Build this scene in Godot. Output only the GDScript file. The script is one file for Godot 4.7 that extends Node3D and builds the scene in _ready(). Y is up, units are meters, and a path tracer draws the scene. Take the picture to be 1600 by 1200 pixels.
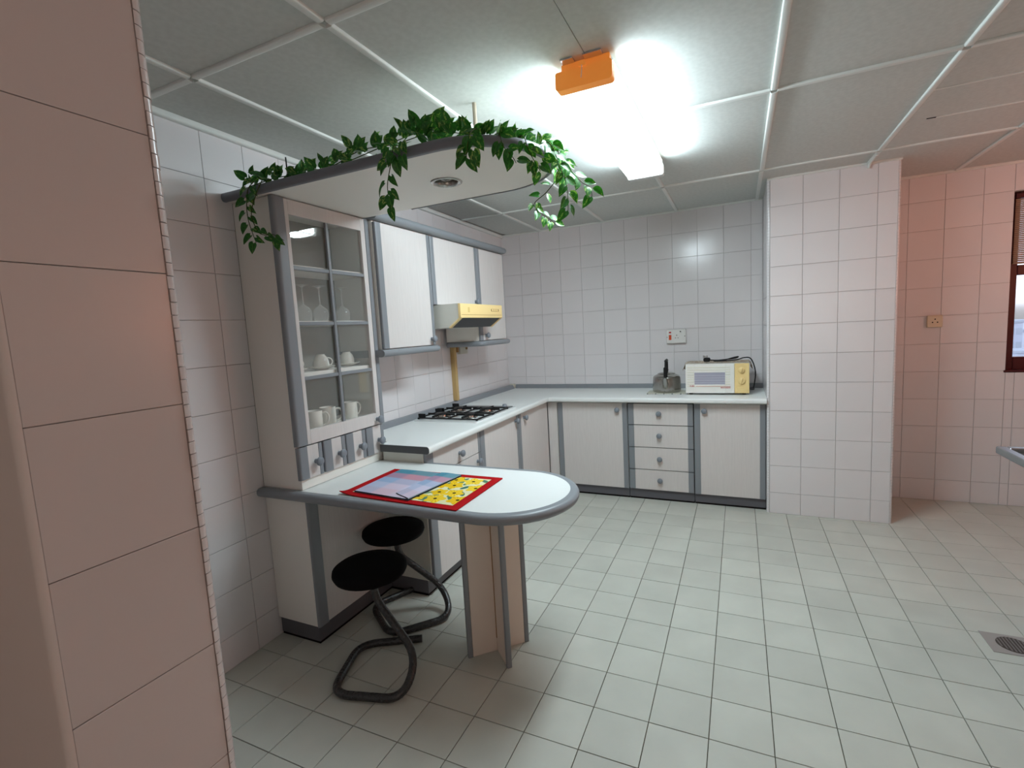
extends Node3D
# A tiled kitchen: L-shaped worktop, glazed dresser over a rounded peninsula table, canopy with a vine, strip light.

const IMG_W := 1600.0
const IMG_H := 1200.0
const FOCAL := 768.17
const CEIL := 2.345
const WB := -4.49          # face of the back wall

var M := {}
var used := {}
var tiles := {}
var rng := RandomNumberGenerator.new()
var cam: Camera3D

# ------------------------------------------------------------------ names, things, parts
func numbered(parent: Node, called: String) -> String:
	var key := str(parent.get_instance_id()) + called
	var n: int = used.get(key, 0)
	used[key] = n + 1
	return called if n == 0 else "%s_%03d" % [called, n]

func thing(called: String, label: String, category: String, at := Vector3.ZERO, turn := 0.0, group := "") -> Node3D:
	var o := Node3D.new()
	o.name = numbered(self, called)
	add_child(o)
	o.position = at
	o.rotation.y = turn
	o.set_meta("label", label)
	o.set_meta("category", category)
	if group != "":
		o.set_meta("group", group)
	return o

func structure(called: String, label: String, category := "") -> Node3D:
	var o := Node3D.new()
	o.name = numbered(self, called)
	add_child(o)
	o.set_meta("kind", "structure")
	o.set_meta("label", label)
	if category != "":
		o.set_meta("category", category)
	return o

func part(parent: Node3D, called: String, shape, m: Material, at := Vector3.ZERO, basis := Basis()) -> MeshInstance3D:
	var o := MeshInstance3D.new()
	o.name = numbered(parent, called)
	o.mesh = shape.commit() if shape is SurfaceTool else shape
	o.set_surface_override_material(0, m)
	o.transform = Transform3D(basis, at)
	o.cast_shadow = GeometryInstance3D.SHADOW_CASTING_SETTING_ON
	parent.add_child(o)
	return o

func copy_thing(src: Node3D, at: Vector3, turn: float, label: String) -> Node3D:
	var r: Node3D = src.duplicate()
	var base := String(src.name)
	r.name = numbered(self, base)
	add_child(r)
	r.position = at
	r.rotation.y = turn
	r.set_meta("label", label)
	return r

# ------------------------------------------------------------------ shapes
func begin() -> SurfaceTool:
	var st := SurfaceTool.new()
	st.begin(Mesh.PRIMITIVE_TRIANGLES)
	return st

func vert(st: SurfaceTool, p: Vector3, n: Vector3, uv := Vector2.ZERO) -> void:
	st.set_normal(n)
	st.set_uv(uv)
	st.add_vertex(p)

func tri(st: SurfaceTool, a: Vector3, b: Vector3, c: Vector3, na: Vector3, nb: Vector3, nc: Vector3, ua := Vector2.ZERO, ub := Vector2.ZERO, uc := Vector2.ZERO) -> void:
	var g := (b - a).cross(c - a)
	if g.dot(na + nb + nc) > 0.0:      # front faces run clockwise
		vert(st, a, na, ua); vert(st, c, nc, uc); vert(st, b, nb, ub)
	else:
		vert(st, a, na, ua); vert(st, b, nb, ub); vert(st, c, nc, uc)

func quad(st: SurfaceTool, a: Vector3, b: Vector3, c: Vector3, d: Vector3, n: Vector3) -> void:
	tri(st, a, b, c, n, n, n)
	tri(st, a, c, d, n, n, n)

func quad4(st: SurfaceTool, a: Vector3, b: Vector3, c: Vector3, d: Vector3, na: Vector3, nb: Vector3, nc: Vector3, nd: Vector3) -> void:
	tri(st, a, b, c, na, nb, nc)
	tri(st, a, c, d, na, nc, nd)

func box(st: SurfaceTool, c: Vector3, s: Vector3, bev := 0.0015) -> void:
	var h := s * 0.5
	var b: float = min(bev, min(h.x, min(h.y, h.z)) * 0.9)
	for ax in 3:
		var u := (ax + 1) % 3
		var v := (ax + 2) % 3
		for sg in [-1.0, 1.0]:
			var n := Vector3.ZERO
			n[ax] = sg
			var q: Array[Vector3] = []
			for k in [[-1, -1], [1, -1], [1, 1], [-1, 1]]:
				var p := Vector3.ZERO
				p[ax] = sg * h[ax]
				p[u] = k[0] * (h[u] - b)
				p[v] = k[1] * (h[v] - b)
				q.append(c + p)
			quad(st, q[0], q[1], q[2], q[3], n)
	if b <= 0.0:
		return
	for ax in 3:                       # edges along ax
		var u := (ax + 1) % 3
		var v := (ax + 2) % 3
		for su in [-1.0, 1.0]:
			for sv in [-1.0, 1.0]:
				var n := Vector3.ZERO
				n[u] = su; n[v] = sv
				n = n.normalized()
				var p := Vector3.ZERO
				p[u] = su * h[u]; p[v] = sv * (h[v] - b); p[ax] = h[ax] - b
				var q := Vector3.ZERO
				q[u] = su * (h[u] - b); q[v] = sv * h[v]; q[ax] = h[ax] - b
				var p2 := p; p2[ax] = -p[ax]
				var q2 := q; q2[ax] = -q[ax]
				quad(st, c + p, c + q, c + q2, c + p2, n)
	for sx in [-1.0, 1.0]:
		for sy in [-1.0, 1.0]:
			for sz in [-1.0, 1.0]:
				var n := Vector3(sx, sy, sz).normalized()
				tri(st, c + Vector3(sx * h.x, sy * (h.y - b), sz * (h.z - b)), c + Vector3(sx * (h.x - b), sy * h.y, sz * (h.z - b)), c + Vector3(sx * (h.x - b), sy * (h.y - b), sz * h.z), n, n, n)

func bx(x0: float, x1: float, y0: float, y1: float, z0: float, z1: float, bev := 0.0015, st: SurfaceTool = null) -> SurfaceTool:
	if st == null:
		st = begin()
	box(st, Vector3((x0 + x1) * 0.5, (y0 + y1) * 0.5, (z0 + z1) * 0.5), Vector3(absf(x1 - x0), absf(y1 - y0), absf(z1 - z0)), bev)
	return st

func lift(p: Vector2, t: float, axis: String) -> Vector3:
	if axis == "y":
		return Vector3(p.x, t, p.y)
	if axis == "z":
		return Vector3(p.x, p.y, t)
	return Vector3(t, p.y, p.x)

# A polygon swept straight along an axis: y takes (x, z), z takes (x, y), x takes (z, y).
func extrude(st: SurfaceTool, poly: PackedVector2Array, axis: String, a: float, b: float, caps := true) -> void:
	var n := poly.size()
	var area := 0.0
	for i in n:
		area += poly[i].cross(poly[(i + 1) % n])
	var sgn := 1.0 if area > 0 else -1.0
	var en: Array[Vector2] = []
	for i in n:
		var e := (poly[(i + 1) % n] - poly[i]).normalized()
		en.append(Vector2(e.y, -e.x) * sgn)
	for i in n:
		var j := (i + 1) % n
		var prv := en[(i + n - 1) % n]
		var nxt := en[j]
		var ni := (en[i] + prv).normalized() if en[i].dot(prv) > 0.8 else en[i]
		var nj := (en[i] + nxt).normalized() if en[i].dot(nxt) > 0.8 else en[i]
		var ni3 := lift(ni, 0.0, axis)
		var nj3 := lift(nj, 0.0, axis)
		quad4(st, lift(poly[i], a, axis), lift(poly[j], a, axis), lift(poly[j], b, axis), lift(poly[i], b, axis), ni3, nj3, nj3, ni3)
	if caps:
		var ix := Geometry2D.triangulate_polygon(poly)
		var up := lift(Vector2.ZERO, 1.0, axis)
		var lo: float = min(a, b)
		var hi: float = max(a, b)
		for k in range(0, ix.size(), 3):
			tri(st, lift(poly[ix[k]], hi, axis), lift(poly[ix[k + 1]], hi, axis), lift(poly[ix[k + 2]], hi, axis), up, up, up)
			tri(st, lift(poly[ix[k]], lo, axis), lift(poly[ix[k + 1]], lo, axis), lift(poly[ix[k + 2]], lo, axis), -up, -up, -up)

# Rounded rectangle; r lists the radii of the corners (min,min) (max,min) (max,max) (min,max).
func rrect(x0: float, x1: float, y0: float, y1: float, r: Array, seg := 5) -> PackedVector2Array:
	var out := PackedVector2Array()
	var cs := [[x0, y0, 1, 1, PI], [x1, y0, -1, 1, 1.5 * PI], [x1, y1, -1, -1, 0.0], [x0, y1, 1, -1, 0.5 * PI]]
	for k in 4:
		var rr: float = r[k]
		var c: Array = cs[k]
		if rr <= 0.0:
			out.append(Vector2(c[0], c[1]))
			continue
		var o := Vector2(c[0] + c[2] * rr, c[1] + c[3] * rr)
		for i in seg + 1:
			var t: float = c[4] + 0.5 * PI * i / seg
			out.append(o + Vector2(cos(t), sin(t)) * rr)
	return out

func lathe(st: SurfaceTool, prof: Array, n := 24, xf := Transform3D()) -> void:
	# prof: Vector2(radius, height) from bottom to top along +y; a repeated point breaks the shading
	for k in prof.size() - 1:
		var p: Vector2 = prof[k]
		var q: Vector2 = prof[k + 1]
		if p.distance_to(q) < 1e-6:
			continue
		var d := (q - p).normalized()
		var np := Vector2(d.y, -d.x)
		var nq := np
		if k > 0 and p.distance_to(prof[k - 1]) > 1e-6:
			var e: Vector2 = (p - prof[k - 1]).normalized()
			if e.dot(d) > 0.4:
				np = (np + Vector2(e.y, -e.x)).normalized()
		if k + 2 < prof.size() and q.distance_to(prof[k + 2]) > 1e-6:
			var e2: Vector2 = (prof[k + 2] - q).normalized()
			if e2.dot(d) > 0.4:
				nq = (nq + Vector2(e2.y, -e2.x)).normalized()
		for i in n:
			var a := TAU * i / n
			var b := TAU * (i + 1) / n
			var ca := Vector3(cos(a), 0, sin(a))
			var cb := Vector3(cos(b), 0, sin(b))
			var up := Vector3.UP
			var v := [ca * p.x + up * p.y, cb * p.x + up * p.y, cb * q.x + up * q.y, ca * q.x + up * q.y]
			var m := [ca * np.x + up * np.y, cb * np.x + up * np.y, cb * nq.x + up * nq.y, ca * nq.x + up * nq.y]
			for w in 4:
				v[w] = xf * v[w]
				m[w] = (xf.basis * m[w]).normalized()
			if p.x > 1e-5:
				tri(st, v[0], v[1], v[2], m[0], m[1], m[2])
			if q.x > 1e-5:
				tri(st, v[0], v[2], v[3], m[0], m[2], m[3])

func smooth_path(pts: Array, steps := 6) -> PackedVector3Array:
	var c := Curve3D.new()
	for i in pts.size():
		var a: Vector3 = pts[max(i - 1, 0)]
		var b: Vector3 = pts[min(i + 1, pts.size() - 1)]
		var t := (b - a) / 6.0
		c.add_point(pts[i], -t, t)
	var out := PackedVector3Array()
	for i in pts.size() - 1:
		for k in steps:
			out.append(c.sample(i, float(k) / steps))
	out.append(pts[pts.size() - 1])
	return out

# Straight runs joined by round bends of the given radius.
func bent_path(pts: Array, r: float, seg := 6) -> PackedVector3Array:
	var out := PackedVector3Array()
	out.append(pts[0])
	for i in range(1, pts.size() - 1):
		var p: Vector3 = pts[i]
		var a: Vector3 = (pts[i - 1] - p)
		var b: Vector3 = (pts[i + 1] - p)
		var rr: float = min(r, min(a.length(), b.length()) * 0.49)
		var s := p + a.normalized() * rr
		var e := p + b.normalized() * rr
		for k in seg + 1:
			var t := float(k) / seg
			out.append(s.lerp(p, t).lerp(p.lerp(e, t), t))
	out.append(pts[pts.size() - 1])
	return out

func tube(st: SurfaceTool, path: PackedVector3Array, r: float, n := 10, caps := true, r_end := -1.0) -> void:
	var clean := PackedVector3Array()
	for p in path:
		if clean.is_empty() or clean[clean.size() - 1].distance_to(p) > 1e-4:
			clean.append(p)
	path = clean
	var m := path.size()
	var side := Vector3.ZERO
	var rings := []
	var norms := []
	for i in m:
		var t := (path[min(i + 1, m - 1)] - path[max(i - 1, 0)]).normalized()
		if side == Vector3.ZERO:
			side = t.cross(Vector3.UP if absf(t.y) < 0.9 else Vector3.RIGHT).normalized()
		else:
			side = (side - t * side.dot(t)).normalized()
		var up := side.cross(t)
		var rr := r if r_end < 0.0 else lerpf(r, r_end, float(i) / (m - 1))
		var ring := []
		var nn := []
		for k in n:
			var a := TAU * k / n
			var d := side * cos(a) + up * sin(a)
			ring.append(path[i] + d * rr)
			nn.append(d)
		rings.append(ring)
		norms.append(nn)
	for i in m - 1:
		for k in n:
			var l := (k + 1) % n
			quad4(st, rings[i][k], rings[i][l], rings[i + 1][l], rings[i + 1][k], norms[i][k], norms[i][l], norms[i + 1][l], norms[i + 1][k])
	if caps:
		for e in [0, m - 1]:
			var t := (path[0] - path[1]).normalized() if e == 0 else (path[m - 1] - path[m - 2]).normalized()
			for k in n:
				tri(st, path[e], rings[e][k], rings[e][(k + 1) % n], t, t, t)

# Half-round edge laid along an open path in plan (x, z); out_side +1 or -1 says on which side it bulges.
func bullnose(st: SurfaceTool, path: PackedVector2Array, out_side: float, flat: float, r: float, y_mid: float, half: float) -> void:
	var m := path.size()
	var nn: Array[Vector2] = []
	for i in m:
		var t := (path[min(i + 1, m - 1)] - path[max(i - 1, 0)]).normalized()
		nn.append(Vector2(t.y, -t.x) * out_side)
	var prof: Array[Vector2] = [Vector2(-flat, half)]
	var pn: Array[Vector2] = [Vector2(0, 1)]
	for k in 9:
		var a := PI * 0.5 - PI * k / 8.0
		prof.append(Vector2(r * cos(a), half * sin(a)))
		pn.append(Vector2(cos(a), sin(a)))
	prof.append(Vector2(-flat, -half))
	pn.append(Vector2(0, -1))
	for i in m - 1:
		for k in prof.size() - 1:
			var v := []
			var w := []
			for c in [[i, k], [i + 1, k], [i + 1, k + 1], [i, k + 1]]:
				var o: Vector2 = path[c[0]] + nn[c[0]] * prof[c[1]].x
				v.append(Vector3(o.x, y_mid + prof[c[1]].y, o.y))
				var q: Vector2 = nn[c[0]] * pn[c[1]].x
				w.append(Vector3(q.x, pn[c[1]].y, q.y).normalized())
			quad4(st, v[0], v[1], v[2], v[3], w[0], w[1], w[2], w[3])
	for e in [0, m - 1]:
		var t2 := (path[0] - path[1]).normalized() if e == 0 else (path[m - 1] - path[m - 2]).normalized()
		var t3 := Vector3(t2.x, 0, t2.y)
		for k in range(1, prof.size() - 1):
			var o0: Vector2 = path[e] + nn[e] * prof[0].x
			var o1: Vector2 = path[e] + nn[e] * prof[k].x
			var o2: Vector2 = path[e] + nn[e] * prof[k + 1].x
			tri(st, Vector3(o0.x, y_mid + prof[0].y, o0.y), Vector3(o1.x, y_mid + prof[k].y, o1.y), Vector3(o2.x, y_mid + prof[k + 1].y, o2.y), t3, t3, t3)

func rounded_plan(pts: Array, r: float, seg := 6) -> PackedVector2Array:
	var p3 := []
	for p in pts:
		p3.append(Vector3(p.x, 0, p.y))
	var out := PackedVector2Array()
	for q in bent_path(p3, r, seg):
		out.append(Vector2(q.x, q.z))
	return out

# Basis that takes local +y to d (for lathed knobs and the like).
func aim(d: Vector3) -> Basis:
	var y := d.normalized()
	var x := y.cross(Vector3.UP if absf(y.y) < 0.9 else Vector3.RIGHT).normalized()
	return Basis(x, y, x.cross(y))

# ------------------------------------------------------------------ materials
func mk(c: Color, rough := 0.5, spec := 0.5, metal := 0.0) -> StandardMaterial3D:
	var m := StandardMaterial3D.new()
	m.albedo_color = c
	m.roughness = rough
	m.metallic_specular = spec
	m.metallic = metal
	return m

func c8(r: float, g: float, b: float) -> Color:
	return Color(r / 255.0, g / 255.0, b / 255.0)

func noise_tex(freq: float, lo: Color, hi: Color, octaves := 4, seed_ := 1, size := 256) -> NoiseTexture2D:
	var n := FastNoiseLite.new()
	n.seed = seed_
	n.frequency = freq
	n.fractal_octaves = octaves
	n.noise_type = FastNoiseLite.TYPE_SIMPLEX_SMOOTH
	var g := Gradient.new()
	g.set_color(0, lo)
	g.set_color(1, hi)
	var t := NoiseTexture2D.new()
	t.width = size
	t.height = size
	t.seamless = true
	t.noise = n
	t.color_ramp = g
	return t

func image_tex(im: Image) -> ImageTexture:
	return ImageTexture.create_from_image(im)

func grain_image() -> Image:
	# limed wood: fine vertical streaks, v runs along the grain
	var w := 256
	var h := 256
	var im := Image.create(w, h, false, Image.FORMAT_RGB8)
	var n := FastNoiseLite.new()
	n.seed = 7
	n.frequency = 1.0
	n.fractal_octaves = 2
	for x in w:
		for y in h:
			var a := TAU * x / w
			var b := TAU * y / h
			var s := n.get_noise_3d(cos(a) * 9.0, sin(a) * 9.0, sin(b) * 1.1) * 0.5
			var f := n.get_noise_3d(cos(a) * 34.0, sin(a) * 34.0, cos(b) * 1.6 + 20.0) * 0.5
			var v := 0.955 + s * 0.035 + f * 0.05
			im.set_pixel(x, y, Color(v, v * 0.994, v * 0.99))
	return im

func leaf_image(seed_: int, cream: float) -> Image:
	var w := 64
	var im := Image.create(w, w, false, Image.FORMAT_RGB8)
	var n := FastNoiseLite.new()
	n.seed = seed_
	n.frequency = 0.03
	for x in w:
		for y in w:
			var u := float(x) / w
			var v := absf(float(y) / w - 0.5) * 2.0
			var c := Color(0.11, 0.33, 0.10).lerp(Color(0.20, 0.46, 0.16), clampf(n.get_noise_2d(x * 1.5, y * 1.5) + 0.5, 0, 1))
			if n.get_noise_2d(x + 300.0, y * 1.4) > 0.42 - cream:
				c = c.lerp(Color(0.72, 0.76, 0.45), 0.75)
			if v < 0.045:
				c = c.lerp(Color(0.40, 0.56, 0.22), 0.7)
			elif fposmod(u * 6.0 - v * 1.4, 1.0) < 0.09 and v < 0.85:
				c = c.lerp(Color(0.20, 0.44, 0.13), 0.3)
			im.set_pixel(x, y, c)
	return im

func mat_image() -> Image:
	# yellow daisies with dark hearts and blue-green leaves on cream
	var w := 320
	var h := 200
	var im := Image.create(w, h, false, Image.FORMAT_RGB8)
	im.fill(Color(0.88, 0.86, 0.70))
	var r := RandomNumberGenerator.new()
	r.seed = 41
	for k in 60:
		var lx := r.randf() * w
		var ly := r.randf() * h
		var ang := r.randf() * TAU
		var col := Color(0.22, 0.42, 0.38).lerp(Color(0.45, 0.58, 0.42), r.randf())
		for dx in range(-17, 18):
			for dy in range(-17, 18):
				var q := Vector2(dx, dy).rotated(ang)
				if pow(q.x / 16.0, 2) + pow(q.y / 7.0, 2) < 1.0:
					var px := int(lx) + dx
					var py := int(ly) + dy
					if px >= 0 and py >= 0 and px < w and py < h:
						im.set_pixel(px, py, col)
	var fl := []
	for gy in 4:
		for gx in 6:
			fl.append(Vector2((gx + 0.5 + r.randf_range(-0.22, 0.22) + 0.5 * (gy % 2) - 0.25) * w / 6.0, (gy + 0.5 + r.randf_range(-0.2, 0.2)) * h / 4.0))
	for f in fl:
		var rad := r.randf_range(24.0, 31.0)
		var ph := r.randf() * TAU
		var tint := r.randf()
		for dx in range(-32, 33):
			for dy in range(-32, 33):
				var px := int(f.x) + dx
				var py := int(f.y) + dy
				if px < 0 or py < 0 or px >= w or py >= h:
					continue
				var d := Vector2(dx, dy)
				var edge := rad * (0.86 + 0.14 * cos(d.angle() * 5.0 + ph))
				if d.length() < 5.0:
					im.set_pixel(px, py, Color(0.12, 0.11, 0.06))
				elif d.length() < edge:
					var c := Color(0.93, 0.76, 0.10).lerp(Color(0.96, 0.85, 0.28), tint)
					im.set_pixel(px, py, c.lerp(Color(0.80, 0.52, 0.05), 0.55 * pow(0.5 + 0.5 * sin(d.angle() * 14.0 + ph), 3)))
	return im

func napkin_image() -> Image:
	# soft woven checks: teal, lilac, rose, pale blue
	var w := 160
	var im := Image.create(w, w, false, Image.FORMAT_RGB8)
	var cols := [Color(0.10, 0.44, 0.48), Color(0.80, 0.78, 0.86), Color(0.70, 0.42, 0.48), Color(0.60, 0.68, 0.80), Color(0.82, 0.72, 0.78), Color(0.24, 0.50, 0.56)]
	var bu := [3, 4, 1, 3, 1]
	var bv := [0, 2, 3, 1, 4]
	for x in w:
		for y in w:
			var fu := x * 5.0 / w
			var fv := y * 5.0 / w
			var a: Color = cols[bu[int(fu)]].lerp(cols[bu[mini(int(fu) + 1, 4)]], smoothstep(0.75, 1.0, fposmod(fu, 1.0)))
			var b: Color = cols[bv[int(fv)]].lerp(cols[bv[mini(int(fv) + 1, 4)]], smoothstep(0.75, 1.0, fposmod(fv, 1.0)))
			var c := a.lerp(b, 0.62)
			if (x + y) % 2 == 0:
				c = c.lerp(a, 0.25)
			im.set_pixel(x, y, c)
	return im

func lace_image() -> Image:
	var w := 96
	var im := Image.create(w, w, false, Image.FORMAT_RGB8)
	var r := RandomNumberGenerator.new()
	r.seed = 12
	im.fill(Color(0.82, 0.78, 0.72))
	for k in 90:
		var cx := r.randi() % w
		var cy := r.randi() % w
		var rad := r.randi_range(2, 6)
		var col := Color(0.50, 0.36, 0.30).lerp(Color(0.72, 0.62, 0.52), r.randf())
		for dx in range(-rad, rad + 1):
			for dy in range(-rad, rad + 1):
				if dx * dx + dy * dy <= rad * rad and (dx * dx + dy * dy) > (rad - 2) * (rad - 2):
					im.set_pixel(posmod(cx + dx, w), posmod(cy + dy, w), col)
	return im

func tri_tex(m: StandardMaterial3D, scale: Vector3, world := false) -> void:
	m.uv1_triplanar = true
	m.uv1_world_triplanar = world
	m.uv1_scale = scale
	m.uv1_triplanar_sharpness = 8.0

func materials() -> void:
	for k in 4:
		var f: float = [1.0, 0.994, 0.988, 0.997][k]
		M["tile%d" % k] = mk(Color(0.895 * f, 0.877 * f, 0.880 * f), 0.2, 0.5)
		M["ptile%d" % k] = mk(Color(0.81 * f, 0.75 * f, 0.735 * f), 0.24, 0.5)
		var g: float = [1.0, 0.99, 1.01, 0.978][k]
		var ft := mk(Color.WHITE, 0.42, 0.4)
		ft.albedo_texture = noise_tex(0.011, Color(0.748 * g, 0.752 * g, 0.716 * g), Color(0.796 * g, 0.800 * g, 0.762 * g), 5, 20 + k, 256)
		tri_tex(ft, Vector3(0.9, 0.9, 0.9), true)
		M["floor%d" % k] = ft
	M.grout = mk(c8(206, 201, 199), 0.9, 0.2)
	M.floor_grout = mk(c8(92, 88, 76), 0.95, 0.1)
	M.plaster = mk(c8(232, 226, 220), 0.85, 0.2)
	M.panel = mk(c8(208, 211, 207), 0.9, 0.15)
	M.panel.albedo_texture = noise_tex(0.09, Color(0.955, 0.955, 0.955), Color(1, 1, 1), 3, 3, 128)
	tri_tex(M.panel, Vector3(3, 3, 3), true)
	M.strip = mk(c8(222, 224, 220), 0.5, 0.4)
	var lam := mk(c8(226, 221, 219), 0.42, 0.4)
	lam.albedo_texture = image_tex(grain_image())
	tri_tex(lam, Vector3(3.0, 1.1, 3.0))
	M.laminate = lam
	M.white = mk(c8(240, 236, 229), 0.45, 0.4)
	M.top = mk(c8(232, 234, 232), 0.35, 0.45)
	M.trim = mk(c8(134, 138, 143), 0.38, 0.5)
	M.band = mk(c8(88, 90, 92), 0.5, 0.4)
	M.plinth = mk(c8(98, 97, 102), 0.45, 0.4)
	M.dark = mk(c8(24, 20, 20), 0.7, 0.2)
	M.inside = mk(c8(126, 125, 118), 0.7, 0.2)
	M.knob = mk(c8(128, 134, 142), 0.35, 0.5)
	M.black = mk(c8(20, 20, 21), 0.45, 0.4)
	M.seat = mk(c8(14, 14, 15), 0.75, 0.2)
	M.tube = mk(c8(34, 33, 34), 0.3, 0.5)
	M.tube.clearcoat_enabled = true
	M.tube.clearcoat = 0.5
	M.tube.clearcoat_roughness = 0.2
	var wrinkle := noise_tex(0.05, Color.BLACK, Color.WHITE, 3, 9, 128)
	wrinkle.as_normal_map = true
	wrinkle.bump_strength = 6.0
	M.tube.normal_enabled = true
	M.tube.normal_texture = wrinkle
	M.tube.normal_scale = 0.8
	tri_tex(M.tube, Vector3(9, 9, 9))
	M.steel = mk(c8(170, 168, 164), 0.22, 0.5, 1.0)
	M.chrome = mk(c8(215, 215, 215), 0.08, 0.5, 1.0)
	M.sinksteel = mk(c8(150, 154, 156), 0.35, 0.5, 0.9)
	M.enamel = mk(c8(226, 228, 228), 0.2, 0.5)
	M.cream = mk(c8(244, 214, 150), 0.38, 0.45)
	M.offwhite = mk(c8(214, 213, 204), 0.42, 0.4)
	M.filter = mk(c8(66, 66, 68), 0.5, 0.4)
	M.tan = mk(c8(198, 166, 112), 0.5, 0.4)
	M.brown = mk(c8(150, 112, 70), 0.6, 0.3)
	M.mwwhite = mk(c8(238, 236, 230), 0.35, 0.45)
	M.mwwin = mk(c8(170, 170, 186), 0.18, 0.5)
	M.red = mk(c8(186, 24, 32), 0.4, 0.4)
	M.redcloth = mk(c8(176, 20, 26), 0.85, 0.2)
	M.piping = mk(c8(22, 24, 34), 0.8, 0.2)
	M.orange_sw = mk(c8(214, 84, 44), 0.35, 0.45)
	M.socket = mk(c8(228, 226, 222), 0.3, 0.45)
	M.ivory = mk(c8(222, 210, 184), 0.35, 0.45)
	M.cap = mk(c8(240, 156, 58), 0.4, 0.45)
	M.cap.backlight_enabled = true
	M.cap.backlight = Color(0.32, 0.15, 0.04)
	M.cap.emission_enabled = true  # faint glow stands in for lamp light through the orange plastic
	M.cap.emission = Color(1.0, 0.62, 0.28)
	M.cap.emission_energy_multiplier = 0.26
	M.maroon = mk(c8(74, 20, 22), 0.4, 0.4)
	M.blind = mk(c8(150, 124, 104), 0.75, 0.2)
	M.ceramic = mk(c8(232, 228, 218), 0.14, 0.55)
	M.stem = mk(c8(62, 72, 30), 0.7, 0.3)
	M.foil = mk(c8(200, 204, 214), 0.25, 0.5, 0.9)
	M.crochet = mk(c8(206, 204, 190), 0.9, 0.2)
	M.lens = mk(c8(96, 92, 88), 0.15, 0.5, 0.6)
	var mt := mk(Color.WHITE, 0.85, 0.2)
	mt.albedo_texture = image_tex(mat_image())
	M.matprint = mt
	var np := mk(Color.WHITE, 0.9, 0.15)
	np.albedo_texture = image_tex(napkin_image())
	M.napkin = np
	var lc := mk(Color.WHITE, 0.9, 0.15)
	lc.albedo_texture = image_tex(lace_image())
	tri_tex(lc, Vector3(9, 9, 9))
	M.lace = lc
	for k in 4:
		var lf := mk(Color.WHITE, 0.36, 0.45)
		lf.albedo_texture = image_tex(leaf_image(60 + k * 3, [0.02, 0.12, 0.2, 0.3][k]))
		lf.backlight_enabled = true
		lf.backlight = Color(0.42, 0.56, 0.28)
		lf.cull_mode = BaseMaterial3D.CULL_DISABLED
		M["leaf%d" % k] = lf
	var gl := mk(Color(0.94, 0.97, 0.95, 0.05), 0.03, 0.5)
	gl.transparency = BaseMaterial3D.TRANSPARENCY_ALPHA
	gl.cull_mode = BaseMaterial3D.CULL_DISABLED
	M.pane = gl
	var ws := mk(Color(0.97, 0.98, 0.97, 0.15), 0.02, 0.6)
	ws.transparency = BaseMaterial3D.TRANSPARENCY_ALPHA
	ws.cull_mode = BaseMaterial3D.CULL_DISABLED
	M.stemware = ws
	var df := mk(c8(250, 250, 248), 0.4, 0.4)
	df.emission_enabled = true
	df.emission = Color(0.95, 1.0, 0.98)
	df.emission_energy_multiplier = LAMP_GLOW
	M.diffuser = df
	var wl := mk(c8(255, 236, 210), 0.4, 0.4)
	wl.emission_enabled = true
	wl.emission = WARM
	wl.emission_energy_multiplier = 2.0
	M.globe = wl
	var cu := mk(c8(235, 215, 200), 0.9, 0.1)
	cu.emission_enabled = true
	cu.emission = FILL
	cu.emission_energy_multiplier = 0.3
	M.unseen_curtain = cu
	M.legwood = mk(c8(226, 212, 200), 0.5, 0.35)
	M.edge = mk(c8(112, 113, 120), 0.42, 0.45)
	M.tan2 = mk(c8(170, 158, 140), 0.4, 0.45)
	M.cream2 = mk(c8(222, 190, 122), 0.5, 0.4)
	M.mwrib = mk(c8(230, 228, 214), 0.4, 0.4)
	M.mwwin2 = mk(c8(186, 186, 198), 0.2, 0.5)
	M.drainplate = mk(c8(160, 154, 148), 0.4, 0.5, 0.2)
	M.drainbar = mk(c8(120, 112, 108), 0.4, 0.5, 0.3)
	M.drainwell = mk(c8(84, 76, 72), 0.8, 0.2)
	M.haze1 = mk(c8(196, 200, 210), 0.95, 0.1)  # haze colours: distance haze is painted into their paleness
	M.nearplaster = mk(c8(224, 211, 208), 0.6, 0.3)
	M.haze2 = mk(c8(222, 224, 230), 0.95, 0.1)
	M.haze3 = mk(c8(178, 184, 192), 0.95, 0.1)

# ------------------------------------------------------------------ view test (which pieces the picture shows)
func px(p: Vector3) -> Vector2:
	var q: Vector3 = cam.transform.affine_inverse() * p
	if q.z > -0.05:
		return Vector2(-9999, -9999)
	return Vector2(IMG_W * 0.5 + FOCAL * q.x / -q.z, IMG_H * 0.5 - FOCAL * q.y / -q.z)

func shown(p: Vector3, margin := 70.0) -> bool:
	var s := px(p)
	return s.x > -margin and s.y > -margin and s.x < IMG_W + margin and s.y < IMG_H + margin

func tile_mesh(w: float, h: float, t: float) -> Mesh:
	var key := "%d_%d_%d" % [roundi(w * 2000), roundi(h * 2000), roundi(t * 10000)]
	if not tiles.has(key):
		var st := begin()
		box(st, Vector3.ZERO, Vector3(w, h, t), 0.0007)
		tiles[key] = st.commit()
	return tiles[key]

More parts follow.
